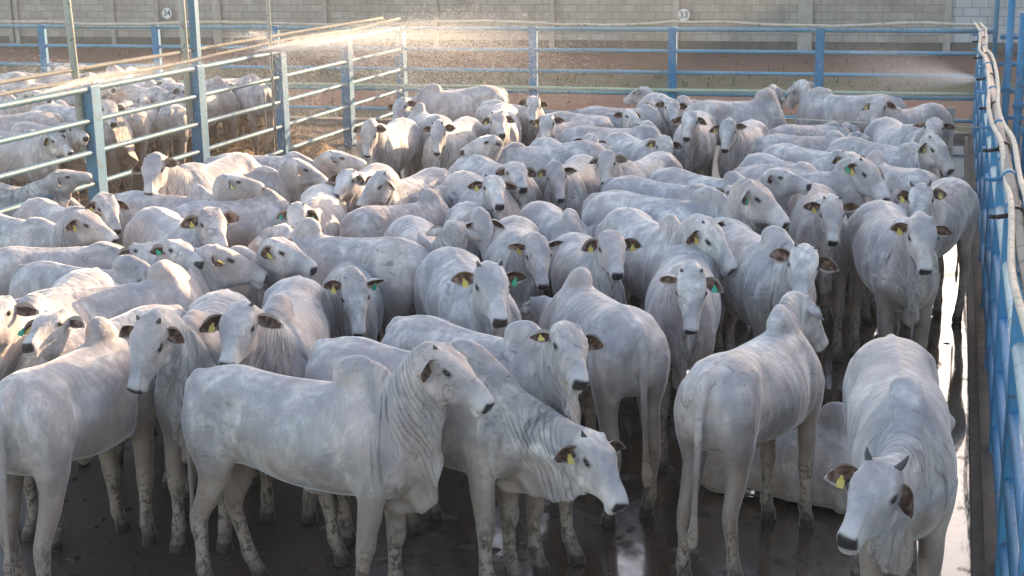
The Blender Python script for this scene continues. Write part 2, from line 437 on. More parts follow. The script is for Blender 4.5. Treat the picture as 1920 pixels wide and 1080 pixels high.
# --- small separate pieces, all made in rest space and bent with the same pose
EARK = [1.0, 1.0]
def ear_geo(sd, dn=0.0, fwd=0.0, fine=True):
    """leaf-shaped cupped ear; returns verts, faces, material index (0 coat, 1 inside)"""
    L, Wd = .168 * EARK[0], .052 * EARK[1]; nu, nv = (12, 9) if fine else (8, 7)
    rt = HO + HM * .048 + HL * sd * .094 - HN * .058
    ax = (HL * sd * 1.0 + HM * (.12 + dn) - HN * .22); ax /= np.linalg.norm(ax)
    face = HN * .55 * 1.0 + HM * (.85 + fwd); face -= ax * (face @ ax); face /= np.linalg.norm(face)
    wv = np.cross(face, ax)
    V = []; F = []; MI = []
    for sh in (0, 1):
        for i in range(nu + 1):
            u = i / nu
            wd = Wd * max(.04, (math.sin(math.pi * min(.985, .10 + u * .89)) ** .85)) * (1 - .25 * u) * 1.18
            for j in range(nv + 1):
                v = (j / nv) * 2 - 1
                cup = .055 * math.sin(math.pi * min(u * 1.0 + .12, 1)) * (v * v - .65) + (.02 if False else 0)
                curl = .012 * v * u
                th = (.0 if sh == 0 else -.0075 * (1 - v * v * .85) * (1 - u * .6))
                droop = -.035 * u * u
                V.append(rt + ax * (u * L) + wv * (v * wd) + face * (cup + th + curl) + np.array([0, 0, 1]) * 0 + HM * (-droop) * .6)
    M_ = (nu + 1) * (nv + 1)
    for i in range(nu):
        for j in range(nv):
            a = i * (nv + 1) + j; q = (a, a + 1, a + nv + 2, a + nv + 1)
            rim = j == 0 or j == nv - 1 or i >= nu - 1
            F.append(q if sd > 0 else q[::-1]); MI.append(2 if rim else 1)
            q2 = tuple(M_ + k for k in q)
            F.append(q2[::-1] if sd > 0 else q2); MI.append(0)
    bd = [i * (nv + 1) for i in range(nu + 1)] + [nu * (nv + 1) + j for j in range(1, nv + 1)] + [i * (nv + 1) + nv for i in range(nu - 1, -1, -1)]
    for a, b in zip(bd[:-1], bd[1:]):
        q = (a, a + M_, b + M_, b); F.append(q if sd > 0 else q[::-1]); MI.append(0)
    tagp = rt + ax * .085 + face * (.0) + wv * 0
    return np.array(V), F, MI, (rt, ax, face, wv)
def horn_geo(sd, ln):
    rt = HO + HM * .005 + HL * sd * .066 + HN * .002
    d0 = HL * sd * .75 + HN * .55 - HM * .35; d1 = HL * sd * .25 + HN * .65 - HM * .8
    V = []; n = 8; k = 7
    p = rt - d0 * .012
    for i in range(k):
        u = i / (k - 1); d = d0 * (1 - u) + d1 * u; d = d / np.linalg.norm(d)
        if i: p = p + d * (ln / (k - 1))
        r = (.021 + .05 * max(0, ln - .08)) * (1 - u ** 1.6 * .88)
        a = np.cross(d, HM + .01); a /= np.linalg.norm(a); b = np.cross(d, a)
        for j in range(n): V.append(p + (a * math.cos(2 * math.pi * j / n) + b * math.sin(2 * math.pi * j / n)) * r)
    F = [(i * n + j, i * n + (j + 1) % n, (i + 1) * n + (j + 1) % n, (i + 1) * n + j) for i in range(k - 1) for j in range(n)]
    F.append(tuple((k - 1) * n + j for j in range(n)))
    return np.array(V), F
def eye_geo(sd):
    c = HO + HM * .150 + HL * sd * .100 - HN * .034
    bm = bmesh.new(); bmesh.ops.create_icosphere(bm, subdivisions=2, radius=1)
    V = np.array([c + HM * (v.co.x * .025) + HL * (v.co.y * .018) + HN * (v.co.z * .0165) for v in bm.verts])
    F = [tuple(v.index for v in f.verts) for f in bm.faces]; bm.free(); return V, F
def tag_geo(frame, sd):
    """ear tag: button, neck and a waisted plate hanging from the ear's middle"""
    rt, ax, face, wv = frame
    c = rt + ax * .080 + face * .004 + HM * .012
    dn = HM * .9 + HN * -.15; dn = dn - face * (dn @ face); dn /= np.linalg.norm(dn); sx = np.cross(dn, face)
    prof = [(-.008, .007), (.008, .008), (.012, .016), (.018, .022), (.054, .024), (.058, .020)]
    V = []; F = []
    for k, off in enumerate((.006, .0095)):
        for (a, wd) in prof:
            a *= .85; wd *= .85
            V += [c + dn * a - sx * wd + face * (off + a * .28), c + dn * a + sx * wd + face * (off + a * .28)]
    n = len(prof)
    for i in range(n - 1):
        a = 2 * i; F.append((a, a + 1, a + 3, a + 2)); b = 2 * n + a; F.append((b + 2, b + 3, b + 1, b))
        F.append((a, a + 2, b + 2, b)); F.append((a + 1, b + 1, b + 3, a + 3))
    F += [(0, 2 * n, 2 * n + 1, 1), (2 * n - 2, 2 * n - 1, 4 * n - 1, 4 * n - 2)]
    b0 = len(V)
    for j in range(8):
        q = 2 * math.pi * j / 8; o = dn * (.010 * math.cos(q)) + sx * (.010 * math.sin(q))
        V += [c + o + face * .004, c + o * .9 + face * .015]
    F += [(b0 + 2 * j, b0 + (2 * j + 2) % 16, b0 + (2 * j + 3) % 16, b0 + 2 * j + 1) for j in range(8)] + [tuple(b0 + 2 * j + 1 for j in range(8))]
    return np.array(V), F

# --- cow materials
def cow_material():
    m = mat('white_hide', rough=.62, spec=.3); g = G(m)
    at_ = g.new('ShaderNodeAttribute'); at_.attribute_name = 'rest'; rest = at_.outputs['Vector']
    mk = g.new('ShaderNodeAttribute'); mk.attribute_name = 'msk'
    sep = g.new('ShaderNodeSeparateColor'); g.put(sep.inputs[0], mk.outputs['Color'])
    info = g.new('ShaderNodeObjectInfo'); rnd = info.outputs['Random']
    cv = g.new('ShaderNodeCombineXYZ'); 
    for i, k in enumerate((37.0, 91.0, 53.0)): g.put(cv.inputs[i], g.math('MULTIPLY', rnd, k))
    v = g.new('ShaderNodeVectorMath'); g.put(v.inputs[0], rest); g.put(v.inputs[1], cv.outputs[0]); vec = v.outputs[0]
    sx = g.new('ShaderNodeSeparateXYZ'); g.put(sx.inputs[0], rest); X, Y, Z = sx.outputs
    n1 = g.noise(vec, 3.2, 5, .6, .6)
    n2 = g.noise(g.map(vec, (14, 14, 4)), 1.0, 4, .6)
    n3 = g.noise(vec, 38, 3, .6)
    mr = lambda s, a, b: (lambda n: (g.put(n.inputs[0], s), setattr(n.inputs[1], 'default_value', a), setattr(n.inputs[2], 'default_value', b), n.outputs[0])[-1])(g.new('ShaderNodeMapRange'))
    white = g.mix(g.ramp(n1, [(.40, 0.0), (.57, 1.0)]), (.40, .395, .405), (.84, .815, .78))
    tone = g.ramp(rnd, [(0, (.80, .81, .84)), (.22, (.94, .94, .95)), (.5, (1.0, .97, .94)), (.75, (.90, .89, .90)), (1, (1.0, .99, .98))])
    c = g.mix(1.0, white, tone, 'MULTIPLY')
    # grey hump, neck and quarters, as the breed has
    hmp = g.math('MULTIPLY', g.ramp(Z, [(0, 0), (1, 1)]), 1.0)
    gmask = g.math('MULTIPLY', mr(Z, 1.18, 1.50), mr(X, .02, .34))
    gmask = g.math('MULTIPLY', gmask, mr(X, .75, .55))
    gm2 = g.math('MULTIPLY', mr(X, -.30, -.62), mr(Z, 1.28, .9))
    gmask = g.math('MAXIMUM', gmask, g.math('MULTIPLY', gm2, .75))
    gmask = g.math('MULTIPLY', gmask, g.ramp(g.noise(vec, 2.1, 3), [(.40, .1), (.56, 1.0)]))
    c = g.mix(g.math('MULTIPLY', gmask, .55), c, (.26, .26, .28))
    # faint vertical hair shading and dark flecks
    c = g.mix(g.math('MULTIPLY', g.ramp(n2, [(.40, 0), (.64, 1)]), .60), c, (.29, .285, .30))
    pk = g.ramp(g.noise(vec, 1.5, 3, .5), [(.42, 0), (.62, .55)])
    c = g.mix(pk, c, (.56, .45, .41))
    bl = g.ramp(g.noise(g.map(vec, (4, 4, 2.6)), 1.0, 6, .68, .8), [(.45, 0), (.58, .60)])
    c = g.mix(bl, c, (.30, .295, .32))
    fl = g.math('MULTIPLY', g.ramp(g.noise(g.map(vec, (9, 9, 16)), 1.0, 6, .7, 1.2), [(.565, 0), (.61, 1)]), g.ramp(g.noise(vec, 1.7, 2), [(.48, 0), (.60, 1)]))
    c = g.mix(g.math('MULTIPLY', fl, .6), c, (.16, .15, .15))
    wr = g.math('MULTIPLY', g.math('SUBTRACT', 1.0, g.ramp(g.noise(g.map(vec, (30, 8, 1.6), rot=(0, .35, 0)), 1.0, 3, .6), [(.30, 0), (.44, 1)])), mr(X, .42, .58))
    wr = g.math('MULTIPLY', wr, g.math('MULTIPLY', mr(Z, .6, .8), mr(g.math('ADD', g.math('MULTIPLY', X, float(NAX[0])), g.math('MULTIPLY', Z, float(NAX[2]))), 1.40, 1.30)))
    c = g.mix(g.math('MULTIPLY', wr, .8), c, (.10, .09, .095))  # shade of the neck folds painted in as dark lines
    # mud on belly, thighs and legs, plus underside shade painted into the coat
    low = g.math('ADD', mr(Z, 1.24, .55), g.math('MULTIPLY', g.math('SUBTRACT', g.noise(vec, 4.5, 5, .65), .5), 1.5))
    mud_shade = g.ramp(low, [(.12, 0), (.80, 1)])
    c = g.mix(g.math('MULTIPLY', mud_shade, .82), c, (.25, .195, .155))
    sp = g.ramp(g.noise(vec, 22, 5, .7, .8), [(.49, 0), (.57, 1)])
    sp = g.math('MULTIPLY', sp, g.ramp(g.math('ADD', mr(Z, .75, .2), g.math('MULTIPLY', n1, .4)), [(.45, 0), (1.0, .9)]))
    c = g.mix(sp, c, (.07, .055, .045))
    c = g.mix(g.math('MULTIPLY', mr(Z, .22, .05), g.ramp(n3, [(.3, .4), (.6, 1)])), c, (.06, .05, .042))
    c = g.mix(g.math('MULTIPLY', sep.outputs[2], .8), c, (.10, .09, .085))
    c = g.mix(sep.outputs[1], c, (.035, .03, .028))
    c = g.mix(sep.outputs[0], c, (.035, .032, .034))
    g.put(g.b.inputs['Roughness'], g.ramp(sep.outputs[0], [(0, .58), (1, .34)]))
    # hair and skin creases
    h1 = g.noise(g.map(vec, (55, 55, 22)), 1.0, 3, .6)
    tn = g.math('ADD', g.math('MULTIPLY', X, float(NAX[0])), g.math('MULTIPLY', Z, float(NAX[2])))
    wv = g.new('ShaderNodeTexWave'); wv.wave_type = 'BANDS'; wv.bands_direction = 'X'
    cx = g.new('ShaderNodeCombineXYZ'); g.put(cx.inputs[0], tn); g.put(cx.inputs[1], g.math('MULTIPLY', Z, .25)); g.put(cx.inputs[2], g.math('MULTIPLY', Y, .3))
    g.put(wv.inputs['Vector'], cx.outputs[0]); wv.inputs['Scale'].default_value = 9.5; wv.inputs['Distortion'].default_value = 3.2; wv.inputs['Detail'].default_value = 2; wv.inputs['Detail Scale'].default_value = 2.0
    nk = g.math('MULTIPLY', mr(tn, .98, 1.12), mr(tn, 1.44, 1.34))
    nk = g.math('MULTIPLY', nk, mr(X, .56, .66))
    crease = g.math('MULTIPLY', g.ramp(wv.outputs[1], [(0, 0), (.35, 1)]), nk)
    b1 = g.bump(h1, .5, .006)
    crease = g.math('MULTIPLY', crease, g.ramp(g.noise(vec, 4.0, 3), [(.35, .15), (.62, 1)]))
    b2 = g.bump(crease, .75, .010, b1)
    b3 = g.bump(g.noise(vec, 11, 4, .6), .7, .014, b2)
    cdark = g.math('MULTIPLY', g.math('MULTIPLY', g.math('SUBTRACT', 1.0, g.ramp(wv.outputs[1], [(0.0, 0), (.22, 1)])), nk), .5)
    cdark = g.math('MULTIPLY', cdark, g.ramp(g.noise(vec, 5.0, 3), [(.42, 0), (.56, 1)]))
    c = g.mix(cdark, c, (.11, .10, .105))  # crease shade painted into the coat colour
    ring = g.math('MULTIPLY', mk.outputs['Alpha'], g.math('SUBTRACT', 1.0, sep.outputs[0]))
    c = g.mix(g.math('MULTIPLY', ring, .45), c, (.74, .71, .69))
    sk = g.ramp(g.noise(g.map(vec, (58, 58, 34)), 1.0, 4, .75), [(.60, 0), (.72, .8)]); c = g.mix(g.math('MULTIPLY', sk, g.ramp(g.noise(vec, 2.4, 2), [(.45, .0), (.62, 1)])), c, (.12, .11, .11))
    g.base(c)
    rb = g.new('ShaderNodeTexWave'); rb.wave_type = 'BANDS'; rb.bands_direction = 'X'
    g.put(rb.inputs['Vector'], vec); rb.inputs['Scale'].default_value = 4.2; rb.inputs['Distortion'].default_value = 5.5; rb.inputs['Detail'].default_value = 3; rb.inputs['Detail Scale'].default_value = 1.6
    sk = g.ramp(g.noise(vec, 60, 2, .5), [(.66, 0), (.71, .8)]); c = g.mix(g.math('MULTIPLY', sk, g.ramp(n1, [(.45, .2), (.6, 1)])), c, (.12, .11, .11))
    rmask = g.math('MULTIPLY', mr(X, .62, .3), mr(X, -.75, -.3))
    b4 = g.bump(g.math('MULTIPLY', rb.outputs[1], g.math('MULTIPLY', rmask, g.ramp(g.noise(vec, 2.6, 2), [(.40, 0), (.62, 1)]))), .32, .008, b3)
    g.put(g.b.inputs['Normal'], b4)
    try: g.b.inputs['Sheen Weight'].default_value = .8; g.b.inputs['Sheen Roughness'].default_value = .28
    except Exception: pass
    return m
M_HIDE = cow_material()
def ear_inner():
    m = mat('ear_inside', (.20, .095, .06), .7, 0, .2); g = G(m)
    n = g.noise(g.geo(), 24, 4); g.base(g.ramp(n, [(.36, (.05, .030, .025)), (.50, (.12, .070, .052)), (.66, (.30, .215, .18))])); return m
M_EARIN = ear_inner()
M_RIM = mat('ear_rim', (.42, .37, .34), .7, 0, .2)
M_BRAND = mat('brand_scar', (.24, .21, .21), .8)
M_HORN = mat('horn', (.075, .068, .066), .5, 0, .4)
M_EYE = mat('eye', (.008, .006, .006), .08, 0, .6)
M_TAGY = mat('tag_yellow', (.50, .40, .09), .5)
M_TAGG = mat('tag_green', (.04, .36, .21), .5)

def simple_mesh(name, V, F, mi=None, smooth=True):
    me = bpy.data.meshes.new(name); me.from_pydata([tuple(map(float, v)) for v in V], [], F)
    if mi is not None: me.polygons.foreach_set('material_index', mi)
    me.polygons.foreach_set('use_smooth', [smooth] * len(F)); me.update(); return me
HDIM = 0.93
def build_cow(loc, rz, s, pose, label, fine=False, horns=(0, 0), tags=('', ''), ears=(0, 0, 0, 0), eyes=True, brand=False, wide=1.0):
    root = empty('zebu_steer', loc, rz); root.scale = (s, s * wide, s)
    tag(root, label, 'cow', 'white zebu cattle crowded in the pens')
    B = B_FINE if fine else B_MID
    me = B.me.copy(); me.name = 'body'
    me.vertices.foreach_set('co', pose(B.V).astype(np.float32).ravel()); me.update()
    me.materials.append(M_HIDE); mesh_obj('body', me, root)
    for k, sd in enumerate((1, -1)):
        V, F, MI, fr = ear_geo(sd, ears[k], ears[2 + k], fine)
        e = simple_mesh('ear', pose(V), F, MI)
        a = e.attributes.new('rest', 'FLOAT_VECTOR', 'POINT'); a.data.foreach_set('vector', V.astype(np.float32).ravel())
        a = e.attributes.new('msk', 'FLOAT_COLOR', 'POINT'); a.data.foreach_set('color', np.zeros(len(V) * 4, np.float32))
        for m in (M_HIDE, M_EARIN, M_RIM): e.materials.append(m)
        eo = mesh_obj('ear', e, root)
        if tags[k]:
            for c in tags[k]:
                V, F = tag_geo(fr, sd)
                if len(tags[k]) > 1 and c == 'g': V = V + fr[1] * .05 - fr[3] * .015
                mesh_obj('ear_tag', simple_mesh('ear_tag', pose(V), F, None, False), eo, M_TAGY if c == 'y' else M_TAGG)
        if horns[k] > 0:
            V, F = horn_geo(sd, horns[k]); mesh_obj('horn', simple_mesh('horn', pose(V), F), root, M_HORN)
        if eyes:
            V, F = eye_geo(sd); mesh_obj('eye', simple_mesh('eye', pose(V), F), root, M_EYE)
    if brand:      # looping iron brand on the cheek
        rs = ((.205, -.100), (.185, -.085), (.178, -.110), (.190, -.150), (.215, -.185), (.245, -.205), (.225, -.180), (.252, -.150), (.250, -.118), (.232, -.098), (.222, -.108), (.215, -.122), (.205, -.100))
        bv = bmesh.new(); bv.from_mesh(B.me); 
        from mathutils.bvhtree import BVHTree
        tr = BVHTree.FromBMesh(bv); bv.free(); pts = []
        fine_ = [np.array(rs[i]) * (1 - k / 4) + np.array(rs[i + 1]) * (k / 4) for i in range(len(rs) - 1) for k in range(4)]
        for (a, b) in fine_:
            o_ = HO + HM * a + HN * b - HL * .3; h_ = tr.ray_cast(Vector(o_), Vector(HL))
            if h_[0] is not None: pts.append(np.array(h_[0]))
        if len(pts) > 5:
            q = MB(); q.tube(pose(np.array(pts)), .0024, 5); q.build('cheek_brand', M_BRAND, root)
    return root
# ================================================================ the place
PX, PY = -9.43, 24.8           # pen corner; pen runs from x=PX to the feed side at x=.4
def ground_mat():
    m = mat('dry_soil', rough=.95, spec=.15); g = G(m); P = g.geo()
    sx = g.new('ShaderNodeSeparateXYZ'); g.put(sx.inputs[0], P)
    n = g.noise(P, .35, 5, .6); n2 = g.noise(P, 3.0, 6, .65)
    y = g.math('ADD', sx.outputs[1], g.math('MULTIPLY', g.math('SUBTRACT', n, .5), 2.4))
    t = g.math('DIVIDE', g.math('SUBTRACT', y, 22.0), 22.0)      # 22 m .. 44 m
    c = g.ramp(t, [(.12, (.155, .135, .095)), (.20, (.17, .15, .10)), (.27, (.31, .17, .115)), (.40, (.34, .20, .14)), (.455, (.20, .175, .11)), (.56, (.20, .165, .105)), (.64, (.27, .155, .10)), (.80, (.25, .14, .095)), (.86, (.16, .14, .105)), (.97, (.13, .12, .10))])
    c = g.mix(g.ramp(n2, [(.3, .0), (.7, .35)]), c, (.12, .10, .075))
    gr = g.math('MULTIPLY', g.ramp(g.noise(P, 1.3, 5, .7), [(.5, 0), (.62, .7)]), g.ramp(t, [(.1, .8), (.2, .6), (.26, .05), (.44, .1), (.48, .6), (.56, .5), (.63, .1)]))
    c = g.mix(gr, c, (.10, .125, .05))
    g.base(c); g.put(g.b.inputs['Normal'], g.bump(n2, .6, .05)); return m
def wet_mat():
    m = mat('wet_concrete', rough=.2, spec=.5); g = G(m); P = g.geo()
    n = g.noise(P, .9, 6, .62, .4); n2 = g.noise(P, 14, 5, .65)
    sx = g.new('ShaderNodeSeparateXYZ'); g.put(sx.inputs[0], P)
    c = g.ramp(n, [(.3, (.034, .025, .018)), (.5, (.058, .042, .030)), (.7, (.095, .070, .050))])
    c = g.mix(g.ramp(n2, [(.4, 0), (.75, .6)]), c, (.085, .065, .05)); g.base(c)
    # standing water towards the feed side; damp slurry elsewhere
    drain = g.ramp(g.math('ADD', g.math('MULTIPLY', sx.outputs[0], 1.0), g.math('MULTIPLY', n, .9)), [(0, 0), (1, 1)])
    wet = g.math('ADD', g.math('MULTIPLY', g.math('SUBTRACT', n, .5), 2.6), g.math('MULTIPLY', g.math('ADD', sx.outputs[0], 3.0), .42))
    rg = g.ramp(wet, [(.0, .42), (.35, .20), (.75, .045)])
    rg = g.mix(g.ramp(n2, [(.5, 0), (.7, .35)]), rg, (.35, .35, .35))
    g.put(g.b.inputs['Roughness'], rg)
    g.put(g.b.inputs['Coat Weight'], g.ramp(wet, [(.25, 0), (.7, 1)])); g.b.inputs['Coat Roughness'].default_value = .03
    rip = g.noise(g.map(P, (1, .45, 1)), 9, 3, .55, .3)
    b = g.bump(rip, .10, .02); b = g.bump(n2, .10, .006, b); g.put(g.b.inputs['Normal'], b)
    return m
def concrete(name, a, b, sc_=6, rough=.85):
    m = mat(name, rough=rough, spec=.25); g = G(m); P = g.geo(); n = g.noise(P, sc_, 6, .65); st = g.noise(g.map(P, (3, 3, .5)), 1.0, 4, .6)
    c = g.ramp(n, [(.3, a), (.7, b)]); c = g.mix(g.ramp(st, [(.45, 0), (.7, .5)]), c, tuple(k * .55 for k in a)); g.base(c)
    g.put(g.b.inputs['Normal'], g.bump(n, .35, .01)); return m
def paint(name, c, worn=.35, rough=.42):
    m = mat(name, rough=rough, spec=.5); g = G(m); P = g.geo(); n = g.noise(P, 7, 6, .7); n2 = g.noise(P, 1.6, 3)
    d = g.mix(g.ramp(n2, [(.35, 0), (.7, .5)]), c, tuple(min(1, k * 1.35 + .05) for k in c))
    d = g.mix(g.math('MULTIPLY', g.ramp(n, [(.58, 0), (.66, 1)]), worn), d, (.30, .30, .28)); rs = g.ramp(g.noise(P, 13, 5, .75, .5), [(.57, 0), (.64, .75)]); d = g.mix(rs, d, (.10, .065, .045)); g.base(d)
    g.put(g.b.inputs['Roughness'], g.ramp(n, [(.3, rough), (.7, rough + .25)])); g.put(g.b.inputs['Normal'], g.bump(n, .2, .004)); return m
M_BLUE = paint('blue_paint', (.035, .20, .38), .5); M_BLUEW = paint('blue_paint_worn', (.14, .30, .42), .8)
M_GREYB = paint('grey_blue_paint', (.05, .19, .32), .5)
M_RAILL = paint('weathered_blue_rail', (.075, .19, .27), .6)
M_RAILR = paint('sunlit_worn_rail', (.34, .46, .50), .8)  # worn rail with its sunlit paleness put into the paint colour
M_PVC = paint('pale_pipe', (.52, .47, .38), .4, .5); M_PVCD = paint('dusty_pipe', (.20, .20, .185), .5, .75); M_PVCG = paint('pale_green_pipe', (.42, .50, .36), .5, .5)
M_GALV = paint('galvanised', (.40, .42, .38), .4, .38); M_DARK = mat('black_rubber', (.02, .02, .02), .6)
M_CONC = concrete('concrete', (.16, .14, .12), (.27, .235, .20)); M_POST = concrete('cast_post', (.36, .34, .30), (.50, .47, .42), 4)

def plane(name, x0, x1, y0, y1, z, m, n=1, kind='structure'):
    b = MB(); b.add([(x0, y0, z), (x1, y0, z), (x1, y1, z), (x0, y1, z)], [(0, 1, 2, 3)]); o = b.build(name, m); tag(o, kind=kind); return o
plane('ground', -220, 220, -60, 260, -.012, ground_mat())
floor = plane('pen_floor', PX - .08, .25, -6, PY - .1, 0, wet_mat())
k = MB(); k.box(-26, .36, PY - .1, PY + .22, -.05, .10); tag(k.build('kerb', M_CONC), kind='structure')
# feed side: kerb, dark channel, bunk wall
k = MB(); k.box(.25, .31, -6, PY - .1, -.05, .07); tag(k.build('kerb', concrete('kerb_dirty', (.035, .03, .026), (.09, .075, .06), 9, .6)), kind='structure')
k = MB(); k.box(.31, .86, -6, PY, -.05, .12); tag(k.build('path', concrete('path_concrete', (.11, .09, .075), (.19, .155, .125))), kind='structure')
k = MB(); k.box(.86, 8, -6, PY + 1, -.05, .02); tag(k.build('road', concrete('road_concrete', (.15, .135, .12), (.24, .22, .20))), kind='structure')

def rail_run(mb, p0, p1, r, n=8, wob=0.0, seed=0, k=24):
    rnd = random.Random(seed); p0 = Vector(p0); p1 = Vector(p1); pts = []
    for i in range(k + 1):
        t = i / k; p = p0.lerp(p1, t)
        if wob: p = p + Vector((rnd.uniform(-wob, wob) * .5, 0, math.sin(t * 17 + seed) * wob + rnd.uniform(-wob, wob) * .4))
        pts.append(p)
    mb.tube(pts, r, n)
ZT, DZ = 1.75, .36
def fence(root_label, posts, ends, mats_, cat='fence', post_w=.07, pd=.05, rails=5, extra=None):
    root = empty("pipe_fence", (posts[0][0], posts[0][1], 0)); tag(root, root_label, cat)
    bpy.context.view_layer.update(); off = Vector(root.location)
    for p in posts:
        b = MB(); a = Vector((p[0], p[1], 0)) - off; h = p[2] if len(p) > 2 else ZT + .02
        pw, pl = (post_w, pd) if abs(ends[1][1] - ends[0][1]) < 1 else (.075, .10)
        b.box(a.x - pw, a.x + pw, a.y - pl, a.y + pl, -.05, h); o = b.build('post', mats_[0], root)
        md = o.modifiers.new('bevel', 'BEVEL'); md.width = .012; md.segments = 2
    for i in range(rails):
        z = ZT - i * DZ - .02; b = MB()
        rail_run(b, Vector((ends[0][0], ends[0][1], z)) - off, Vector((ends[1][0], ends[1][1], z)) - off, .033 if i else .037)
        b.build('rail', mats_[1], root)
    return root, off
SP = 2.444
ff, o = fence('far blue pipe fence running across behind the whole herd', [(PX + i * SP, PY) for i in range(-4, 4)], [(PX - 4 * SP - 2, PY), (.62, PY)], (M_BLUE, M_BLUEW))
b = MB(); rail_run(b, Vector((PX - 12, PY - .09, ZT + .06)) - o, Vector((PX + .1, PY - .09, ZT + .055)) - o, .024, wob=.022, seed=2, k=30)
rail_run(b, Vector((PX, PY - .11, ZT + .09)) - o, Vector((.38, PY - .11, ZT + .075)) - o, .024, wob=.030, seed=5, k=26); b.build('water_hose', M_PVC, ff)
b = MB(); rail_run(b, Vector((PX - 9, PY - .10, .725)) - o, Vector((.35, PY - .10, .725)) - o, .030, wob=.006, seed=5); b.build('water_pipe', M_PVCG, ff)

LSP = 2.505
lf, o = fence('blue and grey pipe fence between the left pen and the main pen', [(PX, PY - .02)] + [(PX, PY - i * LSP) for i in range(1, 7)], [(PX + .02, PY), (PX + .02, 6)], (M_GREYB, M_RAILL))
M_POLE = paint('pale_pole', (.42, .47, .42), .5)
for i, (dx, h, r, mm) in enumerate([(0, 4.6, .045, M_POLE), (0, 4.6, .045, M_POLE), (-.02, 4.6, .028, M_POLE), ]):
    y = PY - (4, 3, 2)[i] * LSP; b = MB(); b.tube([Vector((PX - .06, y - .13, 1.0)) - o, Vector((PX - .10 - (.1 if i == 0 else 0), y - .13, 5.2)) - o], r, 10); b.build('upright_pole', mm, lf)
b = MB(); y = PY - 3 * LSP; a = Vector((PX - .08, y + .18, 0)) - o; b.box(a.x - .048, a.x + .048, a.y - .05, a.y + .05, 0, 5.4); b.build('tall_post', M_GREYB, lf)
b = MB(); b.tube([Vector((PX - .14, y + .0, 1.9)) - o, Vector((PX - .14, y, 5.3)) - o], .03, 8); b.build('cable', M_DARK, lf)
b = MB(); rail_run(b, Vector((PX - .02, PY + .02, ZT + .14)) - o, Vector((PX - .02, 8, ZT + .04)) - o, .021, wob=.026, seed=9, k=22); b.build('water_hose', M_PVCD, lf)
b = MB(); rail_run(b, Vector((PX - .10, PY - .6, ZT + .20)) - o, Vector((PX - .10, 8, ZT + .20)) - o, .024, wob=.004, seed=4, k=20); b.build('water_pipe', M_PVCD, lf)
b = MB(); y = PY - 2.15 * LSP
b.tube([Vector((PX + .06, y, ZT + .16)) - o, Vector((PX + .06, y, .38)) - o], .011, 6)
b.tube([Vector((PX + .05, PY - .35, ZT)) - o, Vector((PX + .1, PY - .3, .9)) - o], .008, 5); b.build('hanging_hose', M_PVCD, lf)

# feed-side fence, seen nearly end on
FX = .41
rf = empty('pipe_fence', (FX, PY, 0)); tag(rf, 'blue feed-side fence with pale hoses along the right edge', 'fence')
o = Vector((FX, PY, 0))
yy = PY - .1; i = 0
while yy > 4.5:
    b = MB(); b.box(-.05, .05, yy - PY - .085, yy - PY + .085, 0.0, ZT + .0); ob = b.build('post', M_BLUE, rf)
    md = ob.modifiers.new('bevel', 'BEVEL'); md.width = .012; md.segments = 2
    yy -= 1.9
for i in range(5):
    b = MB(); z = ZT - .04 - i * DZ; rail_run(b, (-.005, 0, z), (-.005, -21, z), .042, 10); b.build('rail', M_RAILR if i == 1 else M_BLUE, rf)
def snake(x0, seed, amp, z0):
    rnd = random.Random(seed); pts = []; n = 60
    ph = rnd.uniform(0, 6)
    for i in range(n + 1):
        y = -i * 20.0 / n; pts.append((x0 + amp * math.sin(i * .30 + ph) + amp * .35 * math.sin(i * .63 + ph * 2), y, z0 + .02 * math.sin(i * .8 + ph)))
    return pts
b = MB(); b.tube([(-.10, 0, ZT + .10)] + snake(-.04, 3, .026, ZT + .03)[2:], .020, 10); b.build('water_hose', M_PVC, rf)
b = MB(); b.tube([(-.02, 0, ZT + .10)] + snake(.045, 8, .028, ZT + .05)[2:], .020, 10); b.build('water_hose', M_PVC, rf)
b = MB(); b.tube([(.0, -.3, ZT + .015), (.0, -20, ZT + .015)], .036, 10); b.build('water_pipe', paint('tan_pipe', (.42, .33, .26), .5, .5), rf)
for i in range(12):
    b = MB(); y = -.9 - i * 1.35; b.tube([(0, y, ZT + .015), (0, y - .09, ZT + .015)], .047, 10)
    b.tube([(-.02, y, ZT), (-.11, y, ZT - .02)], .015, 8); b.tube([(-.11, y, ZT - .02), (-.15, y, ZT - .015)], .014, 8); b.build('sprinkler_nozzle', M_DARK if i % 2 else M_BLUE, rf)
# tall blue poles standing along the alley beyond the feed fence
for i, (x, y, h, r) in enumerate([(.60, 23.6, 4.2, .035), (.72, 21.0, 2.55, .05), (.80, 19.0, 2.35, .05), (.82, 16.6, 4.6, .06), (.93, 13.2, 4.8, .065)]):
    b = MB(); b.tube([(0, 0, 0), (0, 0, h)], r, 10); b.tube([(0, 0, 1.2), (0, 0, 1.28)], r * 1.35, 10)
    q = b.build('blue_pole', M_GREYB if i == 0 else M_BLUE); q.location = (x, y, 0)
    tag(q, ['slim grey-blue pole nearest the corner of the right fence', 'short blue pole second behind the hoses of the right fence', 'short blue pole third behind the hoses of the right fence', 'tall blue pole fourth behind the hoses of the right fence', 'thick tall blue pole at the far right picture edge'][i], 'pole', 'poles along the right alley')
# alley rails to the right
b = MB()
for i in range(4): rail_run(b, (.70, PY - .2, ZT - .1 - i * .42), (5.5, PY - .2, ZT - .1 - i * .42), .036)
q = b.build('alley_gate', M_BLUE); tag(q, 'short run of blue rails past the right corner', 'gate')
